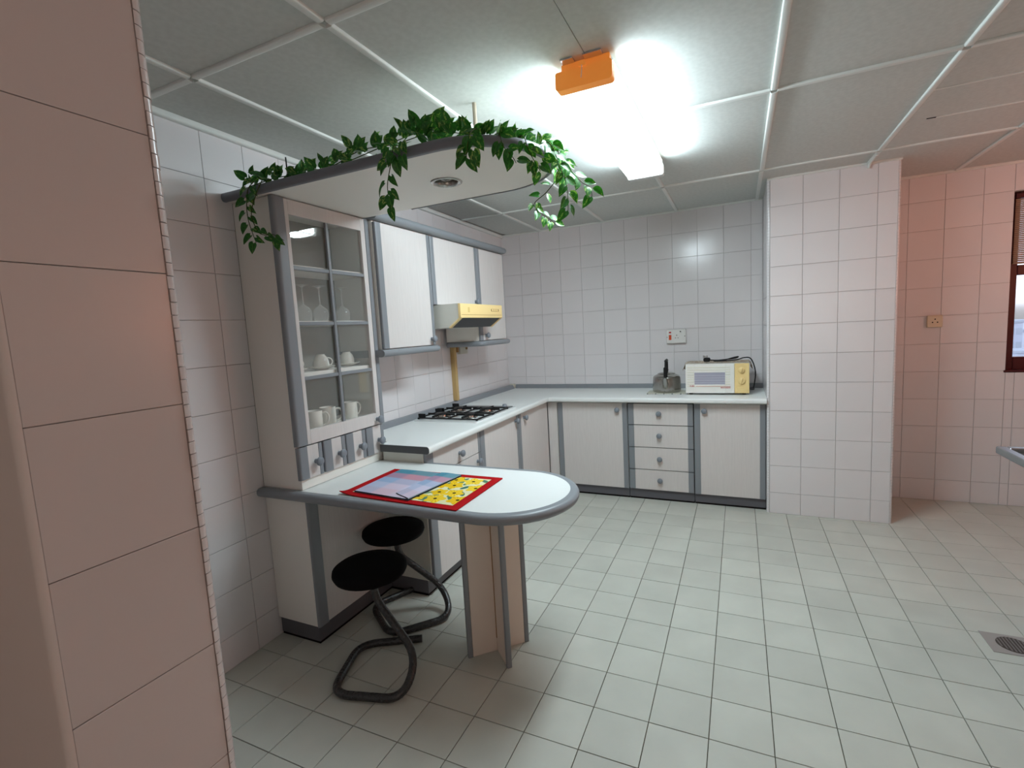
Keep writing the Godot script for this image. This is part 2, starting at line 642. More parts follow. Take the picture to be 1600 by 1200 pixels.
# Lays tiles on a face. The face has local axes u (along), v (up or across) and n (out of the wall) at origin o, all under parent.
# regions: rectangles [u0, u1, v0, v1]; lattice: offset and pitch in u and v. seen(u, v) says whether the photograph shows the tile.
func lay(parent: Node3D, called: String, o: Vector3, u: Vector3, v: Vector3, n: Vector3, regions: Array, ou: float, pu: float, ov: float, pv: float, kind: String, seen: Callable, gap := 0.0022, thick := 0.006, most := 300, tilt := 0.0) -> void:
	var cells := []
	for rg in regions:
		for i in range(floori((rg[0] - ou) / pu), ceili((rg[1] - ou) / pu)):
			for j in range(floori((rg[2] - ov) / pv), ceili((rg[3] - ov) / pv)):
				var u0: float = max(rg[0], ou + i * pu)
				var u1: float = min(rg[1], ou + (i + 1) * pu)
				var v0: float = max(rg[2], ov + j * pv)
				var v1: float = min(rg[3], ov + (j + 1) * pv)
				if u1 - u0 < 0.012 or v1 - v0 < 0.012:
					continue
				var cu := (u0 + u1) * 0.5
				var cv := (v0 + v1) * 0.5
				var w: Vector3 = parent.transform * (o + u * cu + v * cv)
				var ok: bool = seen.call(cu, cv) and shown(w)
				cells.append([w.distance_to(cam.position) if ok else 1e6, cu, cv, u1 - u0 - gap, v1 - v0 - gap, ok])
	cells.sort_custom(func(a, b): return a[0] < b[0])
	var bs := Basis(u, v, n)
	var rest := begin()
	var n_rest := 0
	var count := 0
	for c in cells:
		var at: Vector3 = o + u * c[1] + v * c[2] + n * (thick * 0.5)
		var t := tile_mesh(c[3], c[4], thick)
		if c[5] and count < most:
			var tb := bs
			if tilt > 0.0:
				tb = bs * Basis.from_euler(Vector3(rng.randf_range(-tilt, tilt), rng.randf_range(-tilt, tilt), 0))
			part(parent, called, t, M["%s%d" % [kind, rng.randi() % 4]], at + n * rng.randf_range(-0.0003, 0.0003), tb)
			count += 1
		else:
			rest.append_from(t, 0, Transform3D(bs, at))
			n_rest += 1
	if n_rest > 0:
		var r := part(parent, called + "s_beyond_view", rest, M[kind + "0"])
		r.set_meta("kind", "stuff")

# Quarter-round glazed beads stacked up an outer corner.
func beads(parent: Node3D, at: Vector3, y0: float, y1: float, size: float, length: float, kind: String, each: bool, turn: float) -> void:
	var prof := PackedVector2Array([Vector2(-size, -size)])
	for k in 6:
		var a := 0.5 * PI * k / 5.0
		prof.append(Vector2(-size, -size) + Vector2(cos(a), sin(a)) * size * 1.0)
	var one := begin()
	extrude(one, prof, "y", 0.0, length - 0.0014)
	var mesh := one.commit()
	var all := begin()
	var n := int((y1 - y0) / length)
	for i in n:
		var bs := Basis(Vector3.UP, turn + (rng.randf_range(-0.03, 0.03) if each else 0.0))
		var p := at + Vector3(0, y0 + i * length, 0)
		if each:
			part(parent, "edge_bead", mesh, M["%s%d" % [kind, rng.randi() % 4]], p + Vector3(rng.randf_range(-0.0005, 0.0005), 0, rng.randf_range(-0.0005, 0.0005)), bs)
		else:
			all.append_from(mesh, 0, Transform3D(bs, p))
	if not each:
		var r := part(parent, "edge_beading", all, M[kind + "0"])
		r.set_meta("kind", "stuff")

# ------------------------------------------------------------------ set-up
const LAMP_GLOW := 3.0
const FILL := Color(1.0, 0.90, 0.84)
const WARM := Color(1.0, 0.62, 0.48)

func _ready() -> void:
	rng.seed = 5
	cam = Camera3D.new()
	cam.name = "camera"
	cam.transform = Transform3D(Basis.from_euler(Vector3(deg_to_rad(-6.2019), deg_to_rad(24.983), deg_to_rad(-3.1764))), Vector3(0, 1.42, 0))
	cam.fov = rad_to_deg(2.0 * atan(IMG_H * 0.5 / FOCAL))
	cam.near = 0.05
	cam.far = 400.0
	add_child(cam)
	cam.current = true

	var env := Environment.new()
	var sky := Sky.new()
	var psm := ProceduralSkyMaterial.new()
	psm.sky_top_color = Color(0.72, 0.78, 0.88)
	psm.sky_horizon_color = Color(0.86, 0.88, 0.93)
	psm.ground_bottom_color = Color(0.5, 0.5, 0.5)
	psm.ground_horizon_color = Color(0.80, 0.82, 0.86)
	psm.sky_energy_multiplier = 1.5
	sky.sky_material = psm
	env.background_mode = Environment.BG_SKY
	env.sky = sky
	env.ambient_light_source = Environment.AMBIENT_SOURCE_DISABLED
	env.tonemap_mode = Environment.TONE_MAPPER_LINEAR
	env.tonemap_exposure = 1.07
	env.sdfgi_enabled = true
	env.ssao_enabled = true
	env.ssil_enabled = true
	var we := WorldEnvironment.new()
	we.name = "world_environment"
	we.environment = env
	add_child(we)

	materials()
	build_room()
	build_ceiling_light()
	build_unseen_lamp()
	build_table()
	build_dresser()
	build_canopy()
	build_under_cabinet()
	build_left_run()
	build_back_run()
	build_worktops()
	build_wall_cabinets()
	build_hood()
	build_hob()
	build_pipe()
	build_stools()
	build_placemat()
	build_microwave()
	build_kettle()
	build_sockets()
	build_window()
	build_sink()
	build_drain()
	build_crockery()
	build_vine()

func area(called: String, at: Vector3, dir: Vector3, up: Vector3, size: Vector2, col: Color, e: float) -> void:
	var l := AreaLight3D.new()
	l.name = called
	var z := -dir.normalized()
	var x := up.cross(z).normalized()
	l.transform = Transform3D(Basis(x, z.cross(x), z), at)
	l.area_size = size
	l.light_color = col
	l.light_energy = e
	l.set("area_range", 12.0)
	l.set("area_attenuation", 2.0)
	l.shadow_enabled = true
	add_child(l)

# ------------------------------------------------------------------ room
func build_room() -> void:
	# floor
	var fl := structure("floor", "grey green square floor tiles with dark joints")
	part(fl, "slab", bx(-2.4, 3.1, -0.16, -0.004, -4.7, 2.1, 0.0), M.floor_grout)
	var fseen := func(u: float, v: float) -> bool:
		var z := -v
		if u < -1.56 and z < -2.12: return false
		if u < -1.82 and z < -1.58: return false
		if z < -3.97 and u < 0.16: return false
		if u > 0.2 and u < 0.9 and z < -3.9: return false
		if z > -0.8 and u < -0.75: return false
		return true
	lay(fl, "floor_tile", Vector3(0, -0.006, 0), Vector3.RIGHT, Vector3.FORWARD, Vector3.UP, [[-2.2, 3.0, -2.0, 4.49]], 0.0995, 0.2004, 0.035, 0.2012, "floor", fseen, 0.003, 0.006, 300, 0.0012)

	# back wall with the window opening x 1.665..2.9, y 0.96..2.155
	var wb := structure("wall_back", "white tiled back wall above the worktop and in the alcove")
	var st := bx(-2.4, 1.665, -0.16, 2.6, WB - 0.2, WB, 0.0)
	bx(1.665, 2.9, -0.16, 0.96, WB - 0.2, WB, 0.0, st)
	bx(1.665, 2.9, 2.155, 2.6, WB - 0.2, WB, 0.0, st)
	bx(2.9, 3.1, -0.16, 2.6, WB - 0.2, WB, 0.0, st)
	part(wb, "masonry", st, M.grout)
	var o := Vector3(0, 0, WB)
	lay(wb, "wall_tile", o, Vector3.RIGHT, Vector3.UP, Vector3.BACK, [[-2.14, 0.172, 0.0, CEIL]], -0.5155, 0.2015, 0.1555, 0.2, "tile", func(u, v): return v > 0.83 and u < 0.172, 0.0016, 0.006, 300, 0.0022)
	lay(wb, "alcove_tile", o, Vector3.RIGHT, Vector3.UP, Vector3.BACK, [[0.9, 1.665, 0.0, CEIL], [1.665, 2.9, 0.0, 0.96], [1.665, 2.9, 2.155, CEIL], [2.9, 3.0, 0.0, CEIL]], 1.099, 0.2048, 0.1575, 0.2, "tile", func(u, v): return u > 0.93, 0.002, 0.006, 300, 0.0015)

	# left wall, a touch out of square
	var wl := structure("wall_left", "white tiled left wall behind the dresser")
	wl.position = Vector3(-2.052, 0, -1.3)
	wl.rotation.y = 0.0229
	part(wl, "masonry", bx(-0.25, 0.0, -0.16, 2.6, -3.4, 0.95, 0.0), M.grout)
	var lseen := func(u: float, v: float) -> bool:
		var z := -1.3 - u
		if z > -0.75: return false
		if z < -1.57 and z > -2.1 and v < 2.03: return false
		if z < -2.1 and v < 0.86: return false
		if z < -2.15 and z > -3.72 and v > 1.4 and v < 2.06: return false
		return true
	lay(wl, "wall_tile", Vector3.ZERO, Vector3.FORWARD, Vector3.UP, Vector3.RIGHT, [[-0.82, 3.19, 0.0, CEIL]], 0.135, 0.2, 0.1455, 0.1985, "tile", lseen, 0.002, 0.006, 300, 0.0015)

	# pillar
	var wp := structure("wall_pillar", "white tiled square pillar between worktop and alcove")
	part(wp, "masonry", bx(0.182, 0.911, -0.1, 2.6, WB - 0.1, -3.9, 0.0), M.grout)
	lay(wp, "wall_tile", Vector3(0, 0, -3.9), Vector3.RIGHT, Vector3.UP, Vector3.BACK, [[0.195, 0.902, 0.0, CEIL]], 0.389, 0.204, 0.1545, 0.2, "tile", func(u, v): return true, 0.002, 0.006, 300, 0.0012)
	lay(wp, "wall_tile", Vector3(0.182, 0, 0), Vector3.BACK, Vector3.UP, Vector3.LEFT, [[WB, -3.913, 0.0, CEIL]], -4.1, 0.2, 0.1545, 0.2, "tile", func(u, v): return v > 0.85)
	lay(wp, "wall_tile", Vector3(0.911, 0, 0), Vector3.FORWARD, Vector3.UP, Vector3.RIGHT, [[3.913, -WB, 0.0, CEIL]], 3.913, 0.2, 0.1545, 0.2, "tile", func(u, v): return false)
	beads(wp, Vector3(0.917, 0, -3.894), 0.0, CEIL, 0.015, 0.02, "tile", false, 0.0)
	beads(wp, Vector3(0.176, 0, -3.894), 0.0, CEIL, 0.015, 0.02, "tile", false, -PI / 2)

	# partition in the foreground: its tiled end faces the room
	var wq := structure("wall_partition", "pinkish tiled end of the near partition wall with beaded corner")
	part(wq, "masonry", bx(-2.4, -0.796, -0.16, 2.6, -0.485, -0.281, 0.0), M.grout)
	lay(wq, "wall_tile", Vector3(-0.796, 0, 0), Vector3.FORWARD, Vector3.UP, Vector3.RIGHT, [[0.2835, 0.4752, 0.0, CEIL]], 0.2835, 0.3, 0.1345, 0.2, "ptile", func(u, v): return true, 0.0011, 0.006, 300, 0.002)
	part(wq, "plastered_face", bx(-2.2, -0.806, 0.0, CEIL, -0.2815, -0.2745, 0.0), M.nearplaster)
	lay(wq, "wall_tile", Vector3(0, 0, -0.485), Vector3.LEFT, Vector3.UP, Vector3.FORWARD, [[0.806, 2.06, 0.0, CEIL]], 0.806, 0.2, 0.1345, 0.2, "ptile", func(u, v): return false)
	beads(wq, Vector3(-0.7885, 0, -0.492), 0.0, CEIL, 0.0165, 0.0199, "ptile", true, PI / 2)
	# softened plaster arris of the near corner
	var prof := PackedVector2Array([Vector2(-0.017, -0.009)])
	for k in 8:
		var a := 0.5 * PI * k / 7.0
		prof.append(Vector2(-0.009, -0.009) + Vector2(cos(a), sin(a)) * 0.009)
	prof.append(Vector2(-0.017, 0.0))
	var arris := begin()
	extrude(arris, prof, "y", 0.0, CEIL)
	part(wq, "corner_arris", arris, M.nearplaster, Vector3(-0.7895, 0, -0.2745))

	# the rest of the shell
	var wr := structure("wall_right", "plain plastered wall on the right beyond the sink")
	part(wr, "masonry", bx(3.0, 3.2, -0.16, 2.6, -4.7, 2.1, 0.0), M.plaster)
	var wf := structure("wall_front", "plain plastered wall behind the viewer around the unseen glowing window")
	var wst := bx(-2.4, 0.0, -0.16, 2.6, 2.0, 2.2, 0.0)
	bx(1.8, 3.1, -0.16, 2.6, 2.0, 2.2, 0.0, wst)
	bx(0.0, 1.8, -0.16, 0.9, 2.0, 2.2, 0.0, wst)
	bx(0.0, 1.8, 2.15, 2.6, 2.0, 2.2, 0.0, wst)
	part(wf, "masonry", wst, M.plaster)
	var w2 := structure("window_2", "unseen curtained window behind the viewer, placed to light the near partition face")
	for f in [[0.0, 0.06, 0.9, 2.15], [1.74, 1.8, 0.9, 2.15], [0.06, 1.74, 0.9, 0.96], [0.06, 1.74, 2.09, 2.15]]:
		part(w2, "frame", bx(f[0], f[1], f[2], f[3], 2.06, 2.12, 0.003), M.maroon)
	part(w2, "unseen_curtain", bx(0.005, 1.795, 0.905, 2.145, 2.03, 2.034, 0.0), M.unseen_curtain)
	area("unseen_window_light", Vector3(0.9, 1.525, 2.02), Vector3.FORWARD, Vector3.UP, Vector2(1.7, 1.15), FILL, E_FILL)  # out of view, lights the near partition face from behind the viewer
	var wn := structure("wall_near", "plain plastered wall left of the viewer")
	part(wn, "masonry", bx(-2.4, -2.2, -0.16, 2.6, -0.28, 2.1, 0.0), M.plaster)

	# ceiling: boards, then cover strips
	var ce := structure("ceiling", "grey ceiling boards divided by white cover strips")
	part(ce, "roof_slab", bx(-2.4, 3.2, CEIL + 0.012, 2.6, -4.7, 2.2, 0.0), M.plaster)
	var xs := [-2.06, -1.705, -1.095, -0.475, 0.134, 0.748, 1.36, 1.97, 2.58, 3.0]
	var zs := [-4.49, -3.635, -2.416, -1.194, 0.02, 1.24, 2.0]
	for i in xs.size() - 1:
		var zz: Array = zs
		if i >= 5:
			zz = [-4.49, -3.635, -3.2, -2.805, -2.41, -1.194, 0.02, 1.24, 2.0]
		for j in zz.size() - 1:
			var wx: float = xs[i + 1] - xs[i]
			var wz: float = zz[j + 1] - zz[j]
			var b := begin()
			box(b, Vector3.ZERO, Vector3(wx - 0.002, 0.01, wz - 0.002), 0.001)
			part(ce, "ceiling_panel", b, M.panel, Vector3(xs[i] + wx * 0.5, CEIL + 0.006, zz[j] + wz * 0.5), Basis.from_euler(Vector3(rng.randf_range(-0.001, 0.001), 0, rng.randf_range(-0.001, 0.001))))
	var sp := rrect(-0.013, 0.013, CEIL - 0.009, CEIL + 0.003, [0.005, 0.005, 0.0, 0.0], 3)
	for i in range(1, xs.size() - 1):
		var x: float = xs[i]
		var segs := [[-4.49, -3.649], [-3.621, -2.4295], [-2.4025, -1.2075], [-1.1805, 0.0065], [0.0335, 2.0]]
		for s in segs:
			if i == 3 and s[0] > -3.0 and s[1] < -1.0:
				continue
			var z0: float = s[0]
			if i == 5 and z0 < -4.0:
				z0 = -3.89
			var b := begin()
			extrude(b, sp, "z", z0, s[1])
			part(ce, "cover_strip", b, M.strip, Vector3(x + rng.randf_range(-0.002, 0.002), 0, 0))
	var sq := rrect(-0.013, 0.013, CEIL - 0.008, CEIL + 0.003, [0.005, 0.005, 0.0, 0.0], 3)
	for z in [-3.635, -2.416, -1.194, 0.02]:
		for i in xs.size() - 1:
			var b := begin()
			extrude(b, sq, "x", xs[i] + (0.0135 if i > 0 else 0.0), xs[i + 1] - 0.0135)
			part(ce, "cover_strip", b, M.strip, Vector3(0, rng.randf_range(-0.001, 0.001), z))
	# narrow seams of the small boards over the alcove
	var sn := rrect(-0.007, 0.007, CEIL - 0.003, CEIL + 0.003, [0.002, 0.002, 0.0, 0.0], 2)
	for z in [-2.805, -3.2]:
		for i in range(5, 9):
			var b := begin()
			extrude(b, sn, "x", xs[i] + 0.12 * (1 if z < -3.0 and i == 5 else 0) + 0.014, xs[i + 1] - 0.014)
			part(ce, "seam_strip", b, M.strip, Vector3(0, 0, z))
	for c in [[0.845, 0.945, -3.2], [1.15, 1.25, -3.2], [0.60, 0.735, -2.437], [0.765, 0.86, -2.437]]:
		part(ce, "open_crack", bx(c[0], c[1], CEIL - 0.0014, CEIL + 0.002, c[2] - 0.004, c[2] + 0.004, 0.0005), M.dark)
	# mouldings along the walls
	var tm := structure("trim_1", "white moulding where ceiling meets left and back walls")
	var cp := rrect(-0.022, 0.004, CEIL - 0.022, CEIL + 0.003, [0.010, 0.0, 0.0, 0.0], 4)
	var b1 := begin()
	extrude(b1, rrect(-0.004, 0.020, CEIL - 0.024, CEIL + 0.003, [0.0, 0.010, 0.0, 0.0], 4), "z", -3.18, 0.8)
	part(tm, "moulding", b1, M.strip, Vector3(-2.044, 0, -1.3), Basis(Vector3.UP, 0.0229))
	var b2 := begin()
	extrude(b2, rrect(-0.004, 0.014, CEIL - 0.012, CEIL + 0.003, [0.0, 0.006, 0.0, 0.0], 4), "x", -2.12, 0.176)
	part(tm, "moulding", b2, M.strip, Vector3(0, 0, WB + 0.006))
	var b3 := begin()
	extrude(b3, rrect(-0.004, 0.014, CEIL - 0.016, CEIL + 0.003, [0.0, 0.006, 0.0, 0.0], 4), "x", 0.918, 3.0)
	part(tm, "moulding", b3, M.strip, Vector3(0, 0, WB + 0.006))
	var b4 := begin()
	extrude(b4, rrect(-0.002, 0.010, CEIL - 0.012, CEIL + 0.003, [0.0, 0.005, 0.0, 0.0], 4), "x", 0.176, 0.917)
	part(tm, "moulding", b4, M.strip, Vector3(0, 0, -3.894))
	var b5 := begin()
	tube(b5, smooth_path([Vector3(0.748, CEIL - 0.004, -3.70), Vector3(0.748, CEIL - 0.008, -3.86), Vector3(0.745, CEIL - 0.035, -3.885)]), 0.009, 8)
	part(tm, "loose_strip_end", b5, M.strip)

# ------------------------------------------------------------------ lamps
func build_ceiling_light() -> void:
	var t := thing("ceiling_light", "long fluorescent ceiling light with white diffuser and orange end cap", "ceiling light", Vector3(-0.485, CEIL, -2.4))
	var x0 := -0.098
	var x1 := 0.098
	var st := bx(x0 + 0.012, x1 - 0.012, -0.022, 0.0, -0.60, 0.60, 0.002)
	part(t, "base_tray", st, M.enamel)
	var d := begin()
	extrude(d, rrect(x0, x1, -0.092, -0.022, [0.012, 0.012, 0.004, 0.004], 4), "z", -0.585, 0.60)
	part(t, "diffuser", d, M.diffuser)
	for s in [1.0, -1.0]:
		var c := begin()
		extrude(c, rrect(x0 - 0.003, x1 + 0.003, -0.096, -0.034, [0.012, 0.012, 0.008, 0.008], 4), "z", s * 0.601, s * 0.642)
		var cap := part(t, "end_cap", c, M.cap if s > 0 else M.diffuser_cap if M.has("diffuser_cap") else M.enamel)
		var c2 := begin()
		extrude(c2, rrect(x0 + 0.016, x1 - 0.008, -0.034, -0.004, [0.003, 0.003, 0.003, 0.003], 2), "z", s * 0.601, s * 0.622)
		part(cap, "cap_neck", c2, M.cap if s > 0 else M.enamel)
	var sw := begin()
	var half := PackedVector2Array()
	for k in 11:
		var a := PI * k / 10.0
		half.append(Vector2(cos(a) * 0.013, sin(a) * 0.016))
	extrude(sw, half, "z", 0.642, 0.65)
	part(t, "pull_switch", sw, M.cap, Vector3(0.0, -0.036, 0.0))
	var cd := begin()
	tube(cd, smooth_path([Vector3(0, -0.034, 0.651), Vector3(-0.001, -0.055, 0.6525), Vector3(-0.004, -0.075, 0.652)]), 0.0014, 6)
	part(t, "pull_cord", cd, M.socket)
	for c in [[-0.055, 0.045], [0.035, 0.065]]:
		var f := begin()
		extrude(f, rrect(c[0] - c[1] * 0.5, c[0] + c[1] * 0.5, -0.006, 0.0, [0.003, 0.003, 0, 0], 3), "z", 0.61, 0.655)
		part(t, "metal_clip", f, M.foil)
	var w := begin()
	tube(w, smooth_path([Vector3(0.098, -0.03, 0.04), Vector3(0.122, -0.016, 0.05), Vector3(0.142, -0.012, 0.035), Vector3(0.158, -0.007, 0.045)]), 0.0022, 6)
	tube(w, smooth_path([Vector3(0.098, -0.034, 0.035), Vector3(0.125, -0.034, 0.03), Vector3(0.147, -0.02, 0.03)]), 0.0012, 6)
	part(t, "loose_wire", w, M.socket)
	var col := Color(0.89, 0.965, 1.0)
	var c := Vector3(-0.485, CEIL, -2.4)
	area("strip_light_below", c + Vector3(0, -0.094, 0.007), Vector3.DOWN, Vector3.RIGHT, Vector2(1.16, 0.18), col, E_DOWN)
	area("strip_light_left", c + Vector3(-0.101, -0.057, 0.007), Vector3.LEFT, Vector3.UP, Vector2(1.16, 0.06), col, E_SIDE)
	area("strip_light_right", c + Vector3(0.101, -0.057, 0.007), Vector3.RIGHT, Vector3.UP, Vector2(1.16, 0.06), col, E_SIDE)

const E_DOWN := 2.6
const E_SIDE := 0.95
const E_WARM := 0.62
const E_FILL := 0.68

func build_unseen_lamp() -> void:
	# unseen warm lamp, out of view, placed to light the alcove wall
	var t := thing("unseen_wall_light", "unseen warm globe over a steel bowl, out of view on the right, lighting the alcove wall", "lamp", Vector3(2.62, 1.55, -2.9))
	var g := begin()
	var pr := []
	for k in 13:
		var a := -PI * 0.5 + PI * k / 12.0
		pr.append(Vector2(cos(a) * 0.09, sin(a) * 0.09))
	lathe(g, pr, 20)
	part(t, "globe", g, M.globe)
	var bw := begin()
	lathe(bw, [Vector2(0.0, -0.125), Vector2(0.08, -0.12), Vector2(0.14, -0.09), Vector2(0.18, -0.04), Vector2(0.176, -0.038), Vector2(0.136, -0.085), Vector2(0.08, -0.112), Vector2(0.0, -0.117)], 28)
	part(t, "bowl", bw, M.steel)  # out of view, shaped to keep the warm light off the floor
	var a2 := begin()
	tube(a2, smooth_path([Vector3(0.12, -0.112, 0), Vector3(0.25, -0.10, 0), Vector3(0.38, -0.06, 0)]), 0.012, 8)
	part(t, "bracket", a2, M.steel)
	var l := OmniLight3D.new()
	l.name = "unseen_globe_light"
	l.position = Vector3(2.62, 1.55, -2.9)
	l.light_color = WARM
	l.light_energy = E_WARM
	l.light_size = 0.08
	l.omni_range = 9.0
	l.omni_attenuation = 2.0
	l.shadow_enabled = true
	add_child(l)

# ------------------------------------------------------------------ joinery helpers
var knob_mesh: Mesh
func knob(parent: Node3D, at: Vector3, dir: Vector3, s := 1.0) -> void:
	if knob_mesh == null:
		var st := begin()
		var p := [Vector2(0.009, 0.0), Vector2(0.0075, 0.006), Vector2(0.0075, 0.011), Vector2(0.0135, 0.015), Vector2(0.0165, 0.020), Vector2(0.0160, 0.025), Vector2(0.0125, 0.029), Vector2(0.006, 0.0305), Vector2(0.0, 0.031)]
		lathe(st, p, 20)
		knob_mesh = st.commit()
	var b := aim(dir)
	part(parent, "knob", knob_mesh, M.knob, at, Basis(b.x * 1.28 * s, b.y * 1.2 * s, b.z * 1.28 * s))

# A front on the left run (faces +x): white panel between z0 and z1, y0 and y1, with grey strips of width a (near) and b (far) outside it.
func front_x(parent: Node3D, called: String, x: float, z0: float, z1: float, y0: float, y1: float, a: float, b: float, r := 0.008, t := 0.018) -> MeshInstance3D:
	var d := part(parent, called, bx(x - t, x - 0.0015, y0, y1, z1, z0, 0.001), M.laminate)
	if a > 0.0:
		var s := begin()
		extrude(s, rrect(x - t, x, z0 + 0.0004, z0 + a, [0, 0, r, 0], 5), "y", y0, y1)
		part(d, "edge_strip", s, M.trim)
	if b > 0.0:
		var s := begin()
		extrude(s, rrect(x - t, x, z1 - b, z1 - 0.0004, [0, r, 0, 0], 5), "y", y0, y1)
		part(d, "edge_strip", s, M.trim)
	return d

func front_z(parent: Node3D, called: String, z: float, x0: float, x1: float, y0: float, y1: float, a: float, b: float, r := 0.006, t := 0.018) -> MeshInstance3D:
	var d := part(parent, called, bx(x0, x1, y0, y1, z - t, z - 0.0015, 0.001), M.laminate)
	if a > 0.0:
		var s := begin()
		extrude(s, rrect(x0 - a, x0 - 0.0004, z - t, z, [0, 0, 0, r], 5), "y", y0, y1)
		part(d, "edge_strip", s, M.trim)
	if b > 0.0:
		var s := begin()
		extrude(s, rrect(x1 + 0.0004, x1 + b, z - t, z, [0, 0, r, 0], 5), "y", y0, y1)
		part(d, "edge_strip", s, M.trim)
	return d

func stadium(x0: float, xc: float, zn: float, zf: float, inset: float, x_back: float) -> PackedVector2Array:
	# open path: near edge from the wall, round the end, back along the far edge
	var r := (zn - zf) * 0.5
	var zc := (zn + zf) * 0.5
	var out := PackedVector2Array([Vector2(x0, zn - inset), Vector2((x0 + xc) * 0.5, zn - inset)])
	for k in 33:
		var a := PI * 0.5 - PI * k / 32.0
		out.append(Vector2(xc + cos(a) * (r - inset), zc + sin(a) * (r - inset)))
	out.append(Vector2(-1.486, zf + inset))
	return out

func build_table() -> void:
	var t := thing("peninsula_table", "white round-ended peninsula table with grey rounded edge on a cross leg", "table", Vector3(-0.99, 0, -1.83))
	var off := Vector3(0.99, 0, 1.83)
	var path := stadium(-2.06, -0.905, -1.512, -2.132, 0.036, -1.785)
	var poly := path.duplicate()
	poly.append(Vector2(-1.486, -2.0965))
	poly.append(Vector2(-2.06, -2.0965))
	var st := begin()
	extrude(st, poly, "y", 0.7105, 0.7495)
	part(t, "tabletop", st, M.top, off)
	var eb := begin()
	var p2 := stadium(-2.06, -0.905, -1.512, -2.132, 0.018, -1.785)
	bullnose(eb, p2, -1.0, 0.0185, 0.018, 0.73, 0.0205)
	part(t, "edge_band", eb, M.trim, off)
	for s in [1.0, -1.0]:
		var bs := Basis(Vector3.UP, -s * PI / 4.0)
		var hw := 0.142
		if s > 0:
			var p := part(t, "leg_panel", bx(-hw + 0.02, hw - 0.02, 0.0, 0.709, -0.009, 0.009, 0.001), M.legwood, Vector3.ZERO, bs)
			leg_strips(p, hw)
		else:
			var h := bx(-hw + 0.02, -0.0095, 0.0, 0.709, -0.009, 0.009, 0.001)
			bx(0.0095, hw - 0.02, 0.0, 0.709, -0.009, 0.009, 0.001, h)
			var p := part(t, "leg_panel", h, M.legwood, Vector3.ZERO, bs)
			leg_strips(p, hw)
	leg_joint(t)

func leg_joint(t: Node3D) -> void:
	var st := begin()
	tube(st, smooth_path([Vector3(0, 0.06, 0.0135), Vector3(0.0008, 0.2, 0.0138), Vector3(0, 0.45, 0.0135), Vector3(0, 0.70, 0.0135)]), 0.0026, 6)
	part(t, "glue_line", st, M.brown)

func leg_strips(p: Node3D, hw: float) -> void:
	for e in [-1.0, 1.0]:
		var s := begin()
		extrude(s, rrect(-0.011, 0.011, -0.0115, 0.0115, [0.005, 0.005, 0.005, 0.005], 3), "y", 0.0, 0.709)
		part(p, "edge_strip", s, M.trim, Vector3(e * (hw - 0.009), 0, 0))

